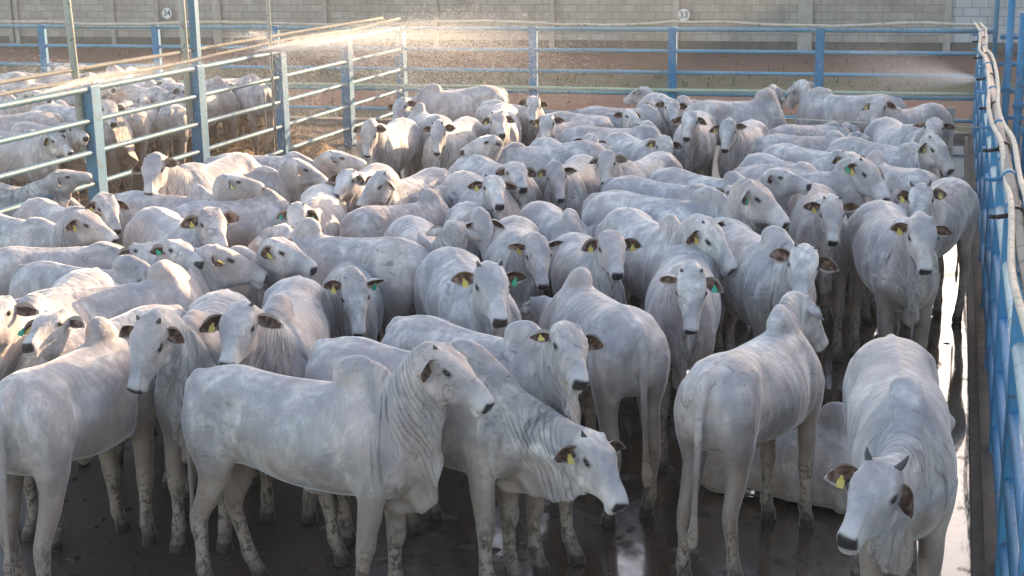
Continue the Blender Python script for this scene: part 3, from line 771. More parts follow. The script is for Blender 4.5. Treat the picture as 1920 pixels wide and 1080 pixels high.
# low concrete post at the far right corner inside the pen
b = MB(); b.box(-.06, .06, -.06, .06, 0, .62); q = b.build('concrete_post', M_POST); q.location = (.02, PY - 1.0, 0); tag(q, 'low pale concrete post in the far right pen corner', 'post')
b = MB(); b.tube([(0, 0, 0), (-1.25, .25, -.01), (-2.6, .4, .015)], .006, 5); q = b.build('wire', M_PVC); q.location = (.38, 17.3, 1.18); tag(q, 'thin pale wire stretched from the right fence over the cattle', 'wire')

# boundary wall of concrete blocks between cast posts
WY = 42.0
def block_mat(name, c1, c2, mort, bw=.42, bh=.205):
    m = mat(name, rough=.9, spec=.2); g = G(m); P = g.obj()
    br = g.new('ShaderNodeTexBrick'); cx = g.new('ShaderNodeCombineXYZ'); sx = g.new('ShaderNodeSeparateXYZ'); g.put(sx.inputs[0], P)
    g.put(cx.inputs[0], sx.outputs[0]); g.put(cx.inputs[1], sx.outputs[2]); g.put(br.inputs['Vector'], cx.outputs[0])
    br.inputs['Scale'].default_value = 1.0; br.inputs['Brick Width'].default_value = bw; br.inputs['Row Height'].default_value = bh
    br.inputs['Mortar Size'].default_value = .013; br.inputs['Mortar Smooth'].default_value = .3; br.inputs['Bias'].default_value = 0
    br.inputs['Color1'].default_value = (*c1, 1); br.inputs['Color2'].default_value = (*c2, 1); br.inputs['Mortar'].default_value = (*mort, 1)
    n = g.noise(P, 2.2, 6, .68); st = g.noise(g.map(P, (1.6, 1, .35)), 1.0, 5, .65)
    c = g.mix(g.ramp(n, [(.35, 0), (.7, .55)]), br.outputs[0], tuple(k * .62 for k in c1)); c = g.mix(g.ramp(st, [(.5, 0), (.72, .5)]), c, tuple(k * .5 for k in c2))
    g.base(c); g.put(g.b.inputs['Normal'], g.bump(br.outputs['Fac'], -.5, .012, g.bump(n, .3, .01))); return m
M_BLK = block_mat('grey_block', (.50, .465, .41), (.36, .335, .295), (.24, .225, .20)); M_BLKW = block_mat('whitewashed_block', (.62, .63, .64), (.52, .54, .56), (.24, .25, .27), .42, .23)
# posts: pixel columns of the photograph turned into places along the wall line
wp = [(-55, .15), (35, .15), (215, .15), (298, .15), (410, .30), (612, .15), (818, .16), (1036, .16), (1268, .18), (1510, .40), (1776, .20)]
wall = empty('block_wall', (0, WY, 0)); tag(wall, 'grey concrete block wall closing the yard at the back', 'wall')
xs = []
for px, wd in wp:
    v = ray(px, 60); t = WY / v[1]; xs.append((float(v[0] * t), wd))
xr = xs[-1][0]
b = MB(); b.box(-46, xr, -.0, .14, -.05, 4.2); b.build('block_panel', M_BLK, wall)
b = MB(); b.box(xr + .0, 14, -.001, .15, -.05, 4.2); b.build('block_panel', M_BLKW, wall)
for x in (-29.5, -33.0, -37.0): xs.insert(0, (x, .16))
for x, wd in xs:
    b = MB(); b.box(x - wd / 2, x + wd / 2, -.09, -.003, -.05, 4.25); ob = b.build('wall_post', M_POST, wall)
    md = ob.modifiers.new('bevel', 'BEVEL'); md.width = .012; md.segments = 2
b = MB(); b.box(-46, 14, -.03, -.004, -.02, .22); b.build('plinth', concrete('plinth', (.13, .12, .105), (.20, .185, .16)), wall)

M_SIGN = mat('sign_white', (.80, .80, .78), .5); M_INK = mat('sign_ink', (.16, .17, .20), .6)
def sign(px, py, txt, label):
    v = ray(px, py); t = (WY - .14) / v[1]; P = EYE + v * t
    b = MB(); n = 28; r = .172
    vs = [(r * math.cos(2 * math.pi * k / n), y, r * math.sin(2 * math.pi * k / n)) for y in (0, .012) for k in range(n)]
    b.add(vs, [tuple(range(n)), tuple(range(2 * n - 1, n - 1, -1))] + [(k, n + k, n + (k + 1) % n, (k + 1) % n) for k in range(n)])
    q = b.build('number_sign', M_SIGN); q.location = P; tag(q, label, 'sign', 'round number signs on the back wall')
    cu = bpy.data.curves.new('txt', 'FONT'); cu.body = txt; cu.size = .26; cu.align_x = 'CENTER'; cu.align_y = 'CENTER'; cu.extrude = .003; cu.offset = .004
    to = bpy.data.objects.new('txt', cu); COL.objects.link(to); bpy.context.view_layer.update()
    me = bpy.data.meshes.new_from_object(to.evaluated_get(bpy.context.evaluated_depsgraph_get())); bpy.data.objects.remove(to)
    me.transform(Matrix.Rotation(R_(90), 4, 'X')); d = mesh_obj('number', me, q, M_INK); d.location = (0, -.006, 0)
sign(313, 25, '34', 'round white sign numbered 34 on the wall'); sign(1282, 28, '33', 'round white sign numbered 33 on the wall')

# unseen wall added on the sunny side to shade most of the herd
b = MB()
b.box(9.0, 9.25, 10, 62, 0, 8.3)
q = b.build('shade_wall', concrete('shade_wall_concrete', (.35, .32, .28), (.45, .42, .38))); tag(q, 'added unseen wall beyond the alley shading the herd', 'shade wall')

def mud_mat():
    m = mat('trodden_mud', rough=.8, spec=.3); g = G(m); P = g.geo(); n = g.noise(P, 1.1, 6, .65); n2 = g.noise(P, 9, 5, .7)
    c = g.ramp(n, [(.3, (.075, .05, .033)), (.5, (.15, .10, .062)), (.7, (.23, .155, .095))]); c = g.mix(g.ramp(n2, [(.45, 0), (.7, .5)]), c, (.30, .22, .13)); g.base(c)
    g.put(g.b.inputs['Normal'], g.bump(n2, .8, .04)); return m
plane('pen_floor', -26, PX - .08, -6, PY - .1, .0, mud_mat())
# heap of old straw just beyond the side fence
rs_ = random.Random(11); b = MB()
for (cx_, cy_, rx_, ry_, hh) in [(-10.9, 21.4, 1.5, 1.1, .42), (-12.0, 20.2, 1.2, 1.0, .35), (-10.6, 19.6, .9, 1.1, .38)]:
    n = 22; vs = []; fs = []
    for i in range(n + 1):
        for j in range(n + 1):
            u, v = i / n * 2 - 1, j / n * 2 - 1; d = max(0, 1 - u * u - v * v); p = Vector((cx_ + u * rx_, cy_ + v * ry_, 0))
            vs.append((p.x, p.y, -.02 + hh * d ** .7 + .10 * d * mnoise.noise(p * 3.1)))
    fs = [(i * (n + 1) + j, (i + 1) * (n + 1) + j, (i + 1) * (n + 1) + j + 1, i * (n + 1) + j + 1) for i in range(n) for j in range(n)]
    b.add(vs, fs, 0, True)
    for k in range(1500):
        u, v = rs_.gauss(0, .42), rs_.gauss(0, .42); d = max(0, 1 - u * u - v * v)
        if d <= 0: continue
        p = Vector((cx_ + u * rx_, cy_ + v * ry_, -.0 + hh * d ** .7 + rs_.uniform(0, .05))); a = rs_.uniform(0, 6.28); l = rs_.uniform(.06, .17); e = rs_.uniform(-.3, .6)
        q = Vector((math.cos(a), math.sin(a), e)) * l; w_ = Vector((-math.sin(a), math.cos(a), .3)) * .006
        b.add([p - w_, p + w_, p + q + w_ * .4, p + q - w_ * .4], [(0, 1, 2, 3)], 1)
m1 = mat('straw_dark', rough=.9); g_ = G(m1); g_.base(g_.ramp(g_.noise(g_.geo(), 6, 6, .7), [(.3, (.09, .06, .035)), (.7, (.30, .21, .12))])); g_.put(g_.b.inputs['Normal'], g_.bump(g_.noise(g_.geo(), 20, 4), .8, .03))
tag(b.build('straw', [m1, mat('straw_stalk', (.42, .31, .18), .8)]), 'trampled brown straw heaps behind the side fence', 'straw', kind='stuff')

hz_m = bpy.data.materials.new('haze'); hz_m.use_nodes = True; N_ = hz_m.node_tree.nodes; N_.clear()
o_ = N_.new('ShaderNodeOutputMaterial'); v_ = N_.new('ShaderNodeVolumePrincipled'); v_.inputs['Color'].default_value = (.95, .93, .90, 1); v_.inputs['Density'].default_value = .0017; v_.inputs['Anisotropy'].default_value = .5
hz_m.node_tree.links.new(v_.outputs[0], o_.inputs['Volume'])
b = MB(); b.box(-46.5, 16, -7, 64, -1.0, 9.3); tag(b.build('haze', hz_m), 'thin spray haze hanging over the yard', 'haze', kind='stuff')

# dung and muck on the pen floor
rs_ = random.Random(5); b = MB()
for k in range(520):
    px, py = rs_.uniform(-20, 1815), rs_.uniform(640, 1110); p = at(px, py, 0)
    if p[0] > .1 or p[0] < PX + .3: continue
    R0 = rs_.uniform(.015, .075) * rs_.uniform(.5, 1); n = 9; ph = rs_.uniform(0, 6); hh = R0 * rs_.uniform(.12, .30)
    vs = [(p[0], p[1], hh)]; 
    for q_, (rr, zz) in enumerate(((.55, .85), (1.0, .0))):
        for i in range(n):
            a = 2 * math.pi * i / n; w_ = 1 + .25 * math.sin(3 * a + ph) + rs_.uniform(-.18, .18)
            vs.append((p[0] + R0 * rr * w_ * math.cos(a), p[1] + R0 * rr * w_ * math.sin(a) * .9, hh * zz - .002 * (q_ == 1)))
    fs = [(0, 1 + i, 1 + (i + 1) % n) for i in range(n)] + [(1 + i, 1 + n + i, 1 + n + (i + 1) % n, 1 + (i + 1) % n) for i in range(n)]
    b.add(vs, fs, 0, True)
tag(b.build('manure', mat('manure', (.045, .034, .024), .45)), 'dark dung lumps trodden over the wet pen floor', 'manure', kind='stuff')
# dry weeds and tufts between the pens and the wall
b = MB()
for k in range(1500):
    x = rs_.uniform(-30, 6); y = rs_.choice((rs_.gauss(33, 1.4), rs_.gauss(26.2, .7), rs_.uniform(40.5, 41.85), rs_.uniform(26, 41)))
    if y < 25.2 or y > 41.88: continue
    for j in range(5):
        a = rs_.uniform(0, 6.28); h = rs_.uniform(.04, .17); l = rs_.uniform(.02, .09); bx, by = x + rs_.uniform(-.06, .06), y + rs_.uniform(-.06, .06)
        wx, wy = -math.sin(a) * .010, math.cos(a) * .010
        b.add([(bx - wx, by - wy, -.01), (bx + wx, by + wy, -.01), (bx + math.cos(a) * l, by + math.sin(a) * l, h)], [(0, 1, 2)], rs_.randrange(2))
tag(b.build('grass', [mat('green_weed', (.09, .12, .035), .8), mat('dry_weed', (.30, .23, .12), .85)]), 'dry and green weed tufts before the block wall', 'grass', kind='stuff')
# ================================================================ the herd
# every row: hump pixel, tail-head pixel (or a heading in degrees, 0 = facing right, 90 = away, 270 = to the camera),
# poll pixel, muzzle pixel, options, label.  Rays turn them into places on the pen floor and into neck and head bends.
rng = random.Random(7)
COWS = [
 # ---- front row
 ((187,585), 60, (232,640), (262,700), dict(s=.94, fine=1, hump=1.1, pf=1, mf=1, legs=[(.10,0,0),(-.05,0,0),(.12,0,0),(-.15,0,0)], lab='front steer at the left edge turned away, broad flank lit warm')),
 ((348,590), (420,532), (280,602), (253,740), dict(s=.93, fine=1, hump=.8, horns=(.06,.05), tags=('',''), lab='steer looking down at left, muzzle beside the neck of the left-edge steer')),
 ((500,562), (545,512), (450,575), (425,690), dict(s=.93, fine=1, hump=.9, horns=(.05,.035), tags=('','y'), lab='steer with short horn buds and yellow tag behind the front side-on steer')),
 ((686,676), (338,690), (828,652), (917,767), dict(s=.90, fine=1, hump=1.25, horns=(.0,.05), tags=('g',''), brand=1, ears=(-.85, .1, .1, 0), belly=1.04, legs=[(-.02,0,0),(-.14,0,-.02),(.13,0,0),(-.08,0,0)], lab='whole steer standing side-on in front, facing right, with cheek brand')),
 ((893,640), (590,634), (1112,818), (1162,955), dict(s=.93, fine=1, hump=1.0, horns=(.035,.06), tags=('','y'), legs=[(.03,0,0),(.02,0,0),(-.1,0,0),(.05,0,0)], lab='steer with lowered head and pleated dewlap in front, facing right')),
 ((977,608), (745,598), (1062,613), (1083,727), dict(s=.93, fine=1, hump=1.0, tags=('','y'), lab='steer facing the camera from behind the one with lowered head')),
 ((1092,505), (1183,597), (1010,560), (965,625), dict(s=.93, fine=1, hump=1.0, tags=('g',''), pf=1, mf=1, legs=[(0,0,0),(0,0,0),(-.04,.02,0),(.04,0,0)], lab='steer seen from behind at centre, grey tail hanging straight')),
 ((1278,500), 268, (1297,510), (1296,625), dict(s=.93, fine=1, hump=.4, horns=(.05,.05), tags=('g',''), lab='steer facing the camera right of the centre back-view steer')),
 ((1458,586), (1340,690), (1502,556), (1543,648), dict(s=.91, fine=1, hump=1.0, tags=('g','') , horns=(.03,.03), legs=[(.0,0,0),(.02,0,0),(-.08,.02,0),(.06,0,0)], lab='big steer seen from behind at right with head turned right')),
 ((1706,738), (1663,597), (1655,872), (1583,1020), dict(s=.99, fine=1, hump=.5, belly=.88, horns=(.095,.08), tags=('','y'), ears=(.9,0,0,0), lab='horned steer at the lower right, head down, yellow tag')),
 ((1572,757), 345, (1712,745), (1788,795), dict(s=.82, fine=1, hump=1.45, lie=.73, lab='steer lying on the wet floor between the two right front steers')),
 # ---- second row
 ((990,430), 270, (1007,448), (1020,540), dict(hump=.5, ears=(-.5,-.5,.3,.3), tags=('','y'), lab='steer with straight narrow face at centre, ears pricked back')),
 ((885,500), (845,480), (918,500), (938,608), dict(s=.96, fine=1, hump=.3, horns=(.06,.06), tags=('g','y'), lab='steer facing the camera left of centre with dirt flecks on its back')),
 ((1115,455), (1090,440), (1145,438), (1158,520), dict(hump=.4, tags=('y','y'), lab='steer staring at the camera behind the centre back-view steer')),
 ((800,432), (765,410), (855,418), (862,470), dict(hump=.5, tags=('','y'), mf=1, lab='steer with raised muzzle and yellow tag left of the narrow-faced centre steer')),
 ((882,398), 268, (905,405), (917,490), dict(hump=.4, lab='steer with grey face wedged behind the raised-muzzle steer')),
 ((583,415), (725,462), (520,425), (470,470), dict(s=.97, fine=1, hump=1.0, pf=1, mf=1, lab='broad steer left of centre turned away left, long grey back')),
 ((478,452), 320, (518,450), (588,510), dict(hump=.5, tags=('','y'), lab='steer with black nose pointing right above the striped-back steer')),
 ((328,495), 18, (402,462), (500,525), dict(s=.95, fine=1, hump=1.0, tags=('g','y'), lab='large-headed steer facing right at left, hump swollen and yellow tag')),
 ((55,560), (168,515), (0,560), (-40,640), dict(s=.97, hump=.5, lab='steer at the left edge with sunlit rump, head out of view')),
 ((205,610), (330,600), (105,585), (52,655), dict(s=.9, hump=.6, tags=('','gy'), lab='steer with head tipped left between the sunlit rump and the left-edge steer')),
 ((652,505), 265, (665,522), (676,632), dict(hump=.4, horns=(.035,.035), tags=('g','y'), lab='steer facing the camera with green and yellow tags right of the striped back')),
 ((790,358), (655,402), (828,350), (862,392), dict(hump=.95, pf=1, mf=1, lab='bluish steer with tall round hump left of centre facing away right')),
 ((672,325), 255, (655,320), (628,370), dict(s=.88, hump=.5, lab='small-faced steer at the left of the gap before the side fence')),
 ((745,335), 235, (715,325), (672,390), dict(hump=.4, horns=(.05,.02), lab='steer looking down left with dark nose below the hosed steers')),
 ((502,312), 345, (558,300), (617,347), dict(hump=.5, tags=('','y'), lab='steer in profile facing right with brown ear and dark nose near the fence')),
 ((560,285), 350, (620,285), (692,313), dict(hump=.4, lab='steer peering right beside the side fence with bright brow')),
 ((362,310), (455,290), (288,294), (279,368), dict(s=.95, hump=.3, horns=(0,.05), lab='steer looking through the side fence with dark neck folds')),
 ((376,350), (235,368), (425,328), (505,357), dict(hump=1.05, tags=('','gy'), lab='steer with speckled grey head and green tag facing right at left')),
 ((130,388), (68,378), (198,367), (220,437), dict(hump=.3, tags=('','y'), lab='steer with sunlit nose edge looking down at the left fence')),
 ((58,408), (-35,402), (155,398), (217,455), dict(hump=.3, tags=('','y'), lab='steer with dark muzzle facing right at the left edge')),
 ((335,412), (290,405), (395,394), (418,470), dict(hump=.3, horns=(.03,0), tags=('','y'), lab='steer with sunlit cheek and brown ear in the left group')),
 ((243,473), (62,492), (325,452), (372,500), dict(hump=1.05, tags=('','g'), lab='grey humped steer behind the large-headed steer at left')),
 ((205,462), (45,480), (262,460), (300,495), dict(s=.88, hump=.2, lab='thin grey back strip between the left steers')),
 ((530,352), (412,385), (585,378), (622,402), dict(hump=.8, mf=1, lab='pale steer with shoulder hump behind the green-tagged steer')),
 ((566,372), 265, (556,385), (553,455), dict(s=.9, hump=.3, horns=(.04,.04), tags=('g','g'), lab='steer with two green tags half hidden behind the broad turned-away steer')),
 ((895,340), (862,334), (925,332), (938,390), dict(hump=.3, tags=('','y'), lab='steer with long pale face looking down just left of centre')),
 ((938,308), (872,298), (968,306), (984,358), dict(hump=.3, lab='steer with hanging head whose round back rises at centre left')),
 ((1062,312), 258, (1040,309), (1054,378), dict(hump=.3, tags=('','y'), lab='steer facing the camera at centre with wide brown ears')),
 ((1170,303), 240, (1138,287), (1136,347), dict(hump=.3, lab='white-faced steer with dark nose above the long grey back at centre')),
 ((958,268), 190, (920,255), (864,287), dict(hump=.4, lab='steer in profile facing left before the central back rows')),
 ((1075,272), (1010,260), (1108,256), (1110,312), dict(hump=.3, lab='round-backed steer at centre with its head bent right')),
 ((938,207), 268, (932,212), (942,256), dict(hump=.3, tags=('','y'), lab='steer facing the camera with tag below the far small-faced steer')),
 ((975,196), (922,195), (1000,184), (996,230), dict(s=.9, hump=.3, lab='far steer with short upright ears and narrow face')),
 ((1050,223), 225, (1026,218), (1023,262), dict(hump=.3, tags=('','y'), lab='steer with tagged dark ear left of the far long back')),
 ((1140,213), (1050,215), (1178,207), (1205,240), dict(hump=.3, lab='far steer with long level back facing right')),
 ((1235,182), (1300,195), (1205,164), (1170,192), dict(hump=.3, lab='far steer looking left with its poll raised above the herd')),
 ((1188,200), (1122,208), (1232,186), (1250,215), dict(hump=.4, mf=1, lab='far steer with its back showing beneath the raised left-looking head')),
 ((1290,180), 300, (1262,188), (1268,228), dict(hump=.6, lab='far steer with brown ear at the middle of the back row')),
 ((1412,172), (1335,195), (1460,168), (1464,223), dict(s=.97, hump=1.0, tags=('','y'), lab='far humped steer turning its dark-nosed face to the camera')),
 ((1553,164), (1690,182), (1496,154), (1478,200), dict(s=.98, hump=.6, lab='far steer standing side-on facing left before the far rails')),
 ((1566,192), 240, (1547,177), (1546,230), dict(hump=.3, tags=('','y'), lab='far steer facing the camera in front of the side-on far steer')),
 ((1675,203), 232, (1648,185), (1638,235), dict(hump=.3, tags=('','y'), lab='far right steer with a tag hanging over the round white back')),
 ((1705,236), (1650,222), (1753,224), (1748,268), dict(hump=.3, lab='round white steer at the far right looking at the camera')),
 ((1688,272), (1575,266), (1752,258), (1784,323), dict(s=.95, hump=.4, tags=('','y'), lab='steer with dark muzzle facing right near the right rail')),
 ((1655,285), (1742,332), (1605,300), (1565,330), dict(s=.93, hump=1.0, pf=1, mf=1, lab='grey humped steer turned away behind the right group')),
 ((1537,304), (1425,325), (1622,303), (1660,380), dict(s=.97, hump=1.0, horns=(.03,.05), tags=('','gy'), lab='large-eyed steer facing right with green tag and tall hump')),
 ((1403,321), (1240,315), (1452,318), (1518,352), dict(s=.93, hump=.7, lab='steer in profile facing right with dark nose right of centre')),
 ((1500,303), (1425,294), (1520,328), (1540,372), dict(hump=.3, horns=(.05,0), lab='steer back rising behind the profile steer right of centre')),
 ((1570,277), (1495,275), (1592,286), (1625,325), dict(hump=.3, tags=('','y'), lab='steer with tagged ear above the tall hump at right')),
 ((1568,245), (1425,258), (1612,250), (1650,285), dict(hump=.6, lab='steer with long low back ending in a soft hump at upper right')),
 ((1552,230), (1475,240), (1590,232), (1620,262), dict(hump=.2, lab='narrow back strip beyond the long low back')),
 ((1388,238), 258, (1365,228), (1359,284), dict(hump=.4, tags=('','y'), lab='dark-nosed steer with yellow tag facing the camera in the upper right')),
 ((1300,222), 265, (1294,212), (1287,262), dict(hump=.3, lab='steer with drooping folds facing the camera in the upper middle')),
 ((1180,240), (1130,245), (1215,230), (1205,275), dict(hump=.2, tags=('','y'), lab='steer with lowered eye line behind the round-backed steer')),
 ((1207,257), (1160,252), (1246,258), (1250,312), dict(hump=.3, tags=('','y'), lab='steer with tagged ear and grey face above the centre rows')),
 ((812,158), (935,165), (752,187), (742,232), dict(s=.98, hump=.8, lab='large pale steer standing side-on at the far corner, facing left')),
 ((788,194), (818,222), (770,210), (740,240), dict(s=.9, hump=1.0, pf=1, mf=1, lab='steer with upright hump seen from behind near the far corner')),
 ((842,233), 248, (822,232), (821,290), dict(hump=.3, horns=(.05,.05), lab='horned steer facing the camera under the far corner group')),
 ((718,236), 250, (690,234), (688,295), dict(hump=.3, lab='steer with wet shaggy neck nearest the side fence')),
 ((1315,358), (1110,368), (1414,343), (1474,425), dict(s=.98, fine=1, hump=.9, horns=(0,.04), tags=('','g'), lab='long grey-backed steer right of centre facing right')),
 ((1300,343), (1195,338), (1375,352), (1400,385), dict(s=.93, hump=.2, lab='white back just beyond the long grey-backed steer')),
 ((1104,403), (1020,385), (1150,412), (1158,455), dict(hump=.8, tags=('g',''), pf=1, mf=1, lab='steer with green-tagged upright ear turned away at centre')),
 ((1253,406), (1140,386), (1327,415), (1377,513), dict(s=.95, fine=1, hump=.9, horns=(.04,.05), tags=('','y'), lab='stub-horned steer looking right beyond the facing steer')),
 ((1458,432), (1318,405), (1510,466), (1500,560), dict(s=.97, fine=1, hump=.95, horns=(.05,.05), ears=(0,-.4,0,0), lab='steer with big spread ears lowering its face right of centre')),
 ((1545,374), 276, (1560,374), (1562,458), dict(fine=1, hump=.3, horns=(.05,.05), ears=(-.4,-.4,0,0), tags=('','y'), lab='steer with wide black muzzle between the spread-eared and right rail steers')),
 ((1690,408), (1650,385), (1730,412), (1736,512), dict(s=.95, fine=1, hump=.3, tags=('','y'), ears=(0,-.4,0,0), lab='full-bodied steer facing the camera beside the bright wet strip')),
 ((1755,352), (1792,345), (1728,350), (1727,425), dict(s=.93, fine=1, hump=.3, horns=(.08,.08), tags=('y','y'), lab='horned steer beside the right rail, hind leg on the bright wet strip')),
 # ---- hidden behind others but showing between them
 ((1420,520), 265, (1415,560), (1410,640), dict(s=.85, hump=.3, lab='')) if 0 else None,
 # ---- the left pen
 ((35,138), 5, (80,142), (98,178), dict(s=.95, hump=.6, lab='steer with dark grey head at the back of the left pen')),
 ((117,125), 340, (170,138), (190,170), dict(s=.95, hump=1.0, lab='steer with white hump at the back of the left pen')),
 ((212,122), 20, (250,128), (265,160), dict(s=.95, hump=1.0, pf=1, mf=1, lab='humped steer beside the pale pole in the left pen')),
 ((165,200), (62,204), (205,190), (215,235), dict(s=.98, hump=.3, lab='steer with pale square rump in the left pen')),
 ((222,184), (195,222), (240,190), (250,220), dict(s=.87, hump=.7, pf=1, mf=1, lab='steer seen from behind with a sunlit patch in the left pen')),
 ((317,178), (301,200), (330,182), (335,210), dict(s=.84, hump=.7, pf=1, mf=1, lab='steer seen square from behind in the left pen')),
 ((427,144), (462,168), (405,150), (380,175), dict(s=.90, hump=.8, pf=1, mf=1, lab='steer under the spray with a sunlit rump in the left pen')),
 ((401,143), (330,160), (420,152), (450,170), dict(s=.93, hump=.9, mf=1, lab='second humped steer under the spray in the left pen')),
 ((315,163), (238,160), (345,160), (372,190), dict(s=.93, hump=.3, lab='pinkish back behind the spray in the left pen')),
 ((48,248), (-40,250), (98,250), (132,290), dict(s=.88, hump=.4, tags=('y','y'), lab='brownish tagged steer at the left edge of the left pen')),
 ((20,335), (-80,330), (130,305), (180,335), dict(s=.90, hump=.2, lie=.45, lab='steer with lowered white face behind the lower rails at left')),
 ((75,350), (0,358), (120,368), (160,400), dict(s=.9, hump=.2, lie=.70, lab='low pale back behind the lowest rail at left')),
 ((20,172), (-70,170), (60,170), (95,190), dict(s=.93, hump=.6, lab='steer between the dark-headed one and the lit rumps in the left pen')),
 ((150,152), (95,160), (185,150), (215,170), dict(s=.93, hump=.5, lab='pale back beneath the white hump at the back of the left pen')),
 ((282,150), (232,150), (312,148), (335,172), dict(s=.9, hump=.5, lab='steer half hidden in the spray between the two tall poles')),
 ((372,170), (425,166), (345,172), (330,195), dict(s=.85, hump=.5, lab='shaded steer right of the square rear-view steer')),
 ((120,190), (60,185), (150,190), (170,215), dict(s=.88, hump=.6, lab='steer behind the pale square rump in the left pen')),
 ((455,140), (420,150), (480,150), (505,172), dict(s=.88, hump=.5, lab='small far steer nearest the spray in the left pen')),
 ((100,235), (20,238), (135,232), (160,262), dict(s=.9, hump=.5, lab='pale steer filling the gap above the tagged one in the left pen')),
 ((262,190), (250,205), (270,178), (280,200), dict(s=.84, hump=.6, pf=1, mf=1, lab='shaded steer between the two rear-view steers in the left pen')),
 ((190,158), (140,160), (225,155), (245,178), dict(s=.88, hump=.5, lab='steer in the mist behind the first pale pole of the left pen')),
 ((-5,210), (90,212), (-60,215), (-90,250), dict(s=.95, hump=.3, lab='pale steer cut by the left edge in the left pen')),
]
COWS = [c for c in COWS if c]
def nrm(v): return v / np.linalg.norm(v)
def sphere_hit(d, c, r, prefer, far=None):
    """points of the eye ray d at distance r from c; the one nearer the wished direction, or the nearest approach"""
    o = EYE - c; a = d @ d; b = 2 * (o @ d); q = o @ o - r * r; D = b * b - 4 * a * q
    if D <= 0:
        t = -b / (2 * a); return EYE + d * t, math.sqrt(max(0.0, float((EYE + d * t - c) @ (EYE + d * t - c)))) / r
    t1, t2 = (-b - math.sqrt(D)) / (2 * a), (-b + math.sqrt(D)) / (2 * a)
    if far is not None: t = t2 if far else t1
    else:
        p1, p2 = EYE + d * t1, EYE + d * t2
        t = t1 if nrm(p1 - c) @ prefer >= nrm(p2 - c) @ prefer else t2
    return EYE + d * t, 1.0
COWLOG = []; PLACES = []
for idx, (Hp, Rp, Pp, Mp, op) in enumerate(COWS):
    s = op.get('s', .93) * (1 if 's' in op else rng.uniform(.91, 1.02)); lie = op.get('lie', 0); hump = op.get('hump', .6) * .72
    Hw = at(*Hp, (1.35 + .17 * hump - lie) * s)
    if isinstance(Rp, tuple):
        Rw = at(*Rp, (1.345 - lie) * s); rz = math.atan2(Hw[1] - Rw[1], Hw[0] - Rw[0]); ln = math.hypot(Hw[1] - Rw[1], Hw[0] - Rw[0]) / s
    else:
        rz = R_(Rp) - math.atan2(Hw[0], Hw[1]); ln = 1.03
    d = np.array([math.cos(rz), math.sin(rz)])
    PLACES.append([Hw[:2] - d * (.33 * s) + d * ((1.03 - ln) * .35 * s), rz, s, lie, hump, ln, bool(op.get('fine'))])
# animals that would press into one another are eased apart
for it in range(40):
    for i, A in enumerate(PLACES):
        for B in PLACES[i + 1:]:
            if abs(A[0][0] - B[0][0]) > 1.6 or abs(A[0][1] - B[0][1]) > 1.6: continue
            best = None
            for da in (-.5, -.2, .1, .4):
                for db in (-.5, -.2, .1, .4):
                    p = A[0] + np.array([math.cos(A[1]), math.sin(A[1])]) * da * A[2]; q = B[0] + np.array([math.cos(B[1]), math.sin(B[1])]) * db * B[2]
                    v = q - p; L = math.hypot(*v)
                    if best is None or L < best[0]: best = (L, v)
            L, v = best
            if L < .43:
                v = v / max(L, .02) * np.array([.7, 1.0]) * (.43 - L) * .22; wa = .15 if A[6] else .5; wb = .15 if B[6] else .5
                A[0] = A[0] - v * wa / (wa + wb); B[0] = B[0] + v * wb / (wa + wb)
    for P_ in PLACES:
        x = P_[0][0]; ext = .22 + .42 * abs(math.cos(P_[1]))
        if x > PX: P_[0][0] = min(max(x, PX + .05 + ext), .18 - ext * .8)
        else: P_[0][0] = min(x, PX - .08 - ext)
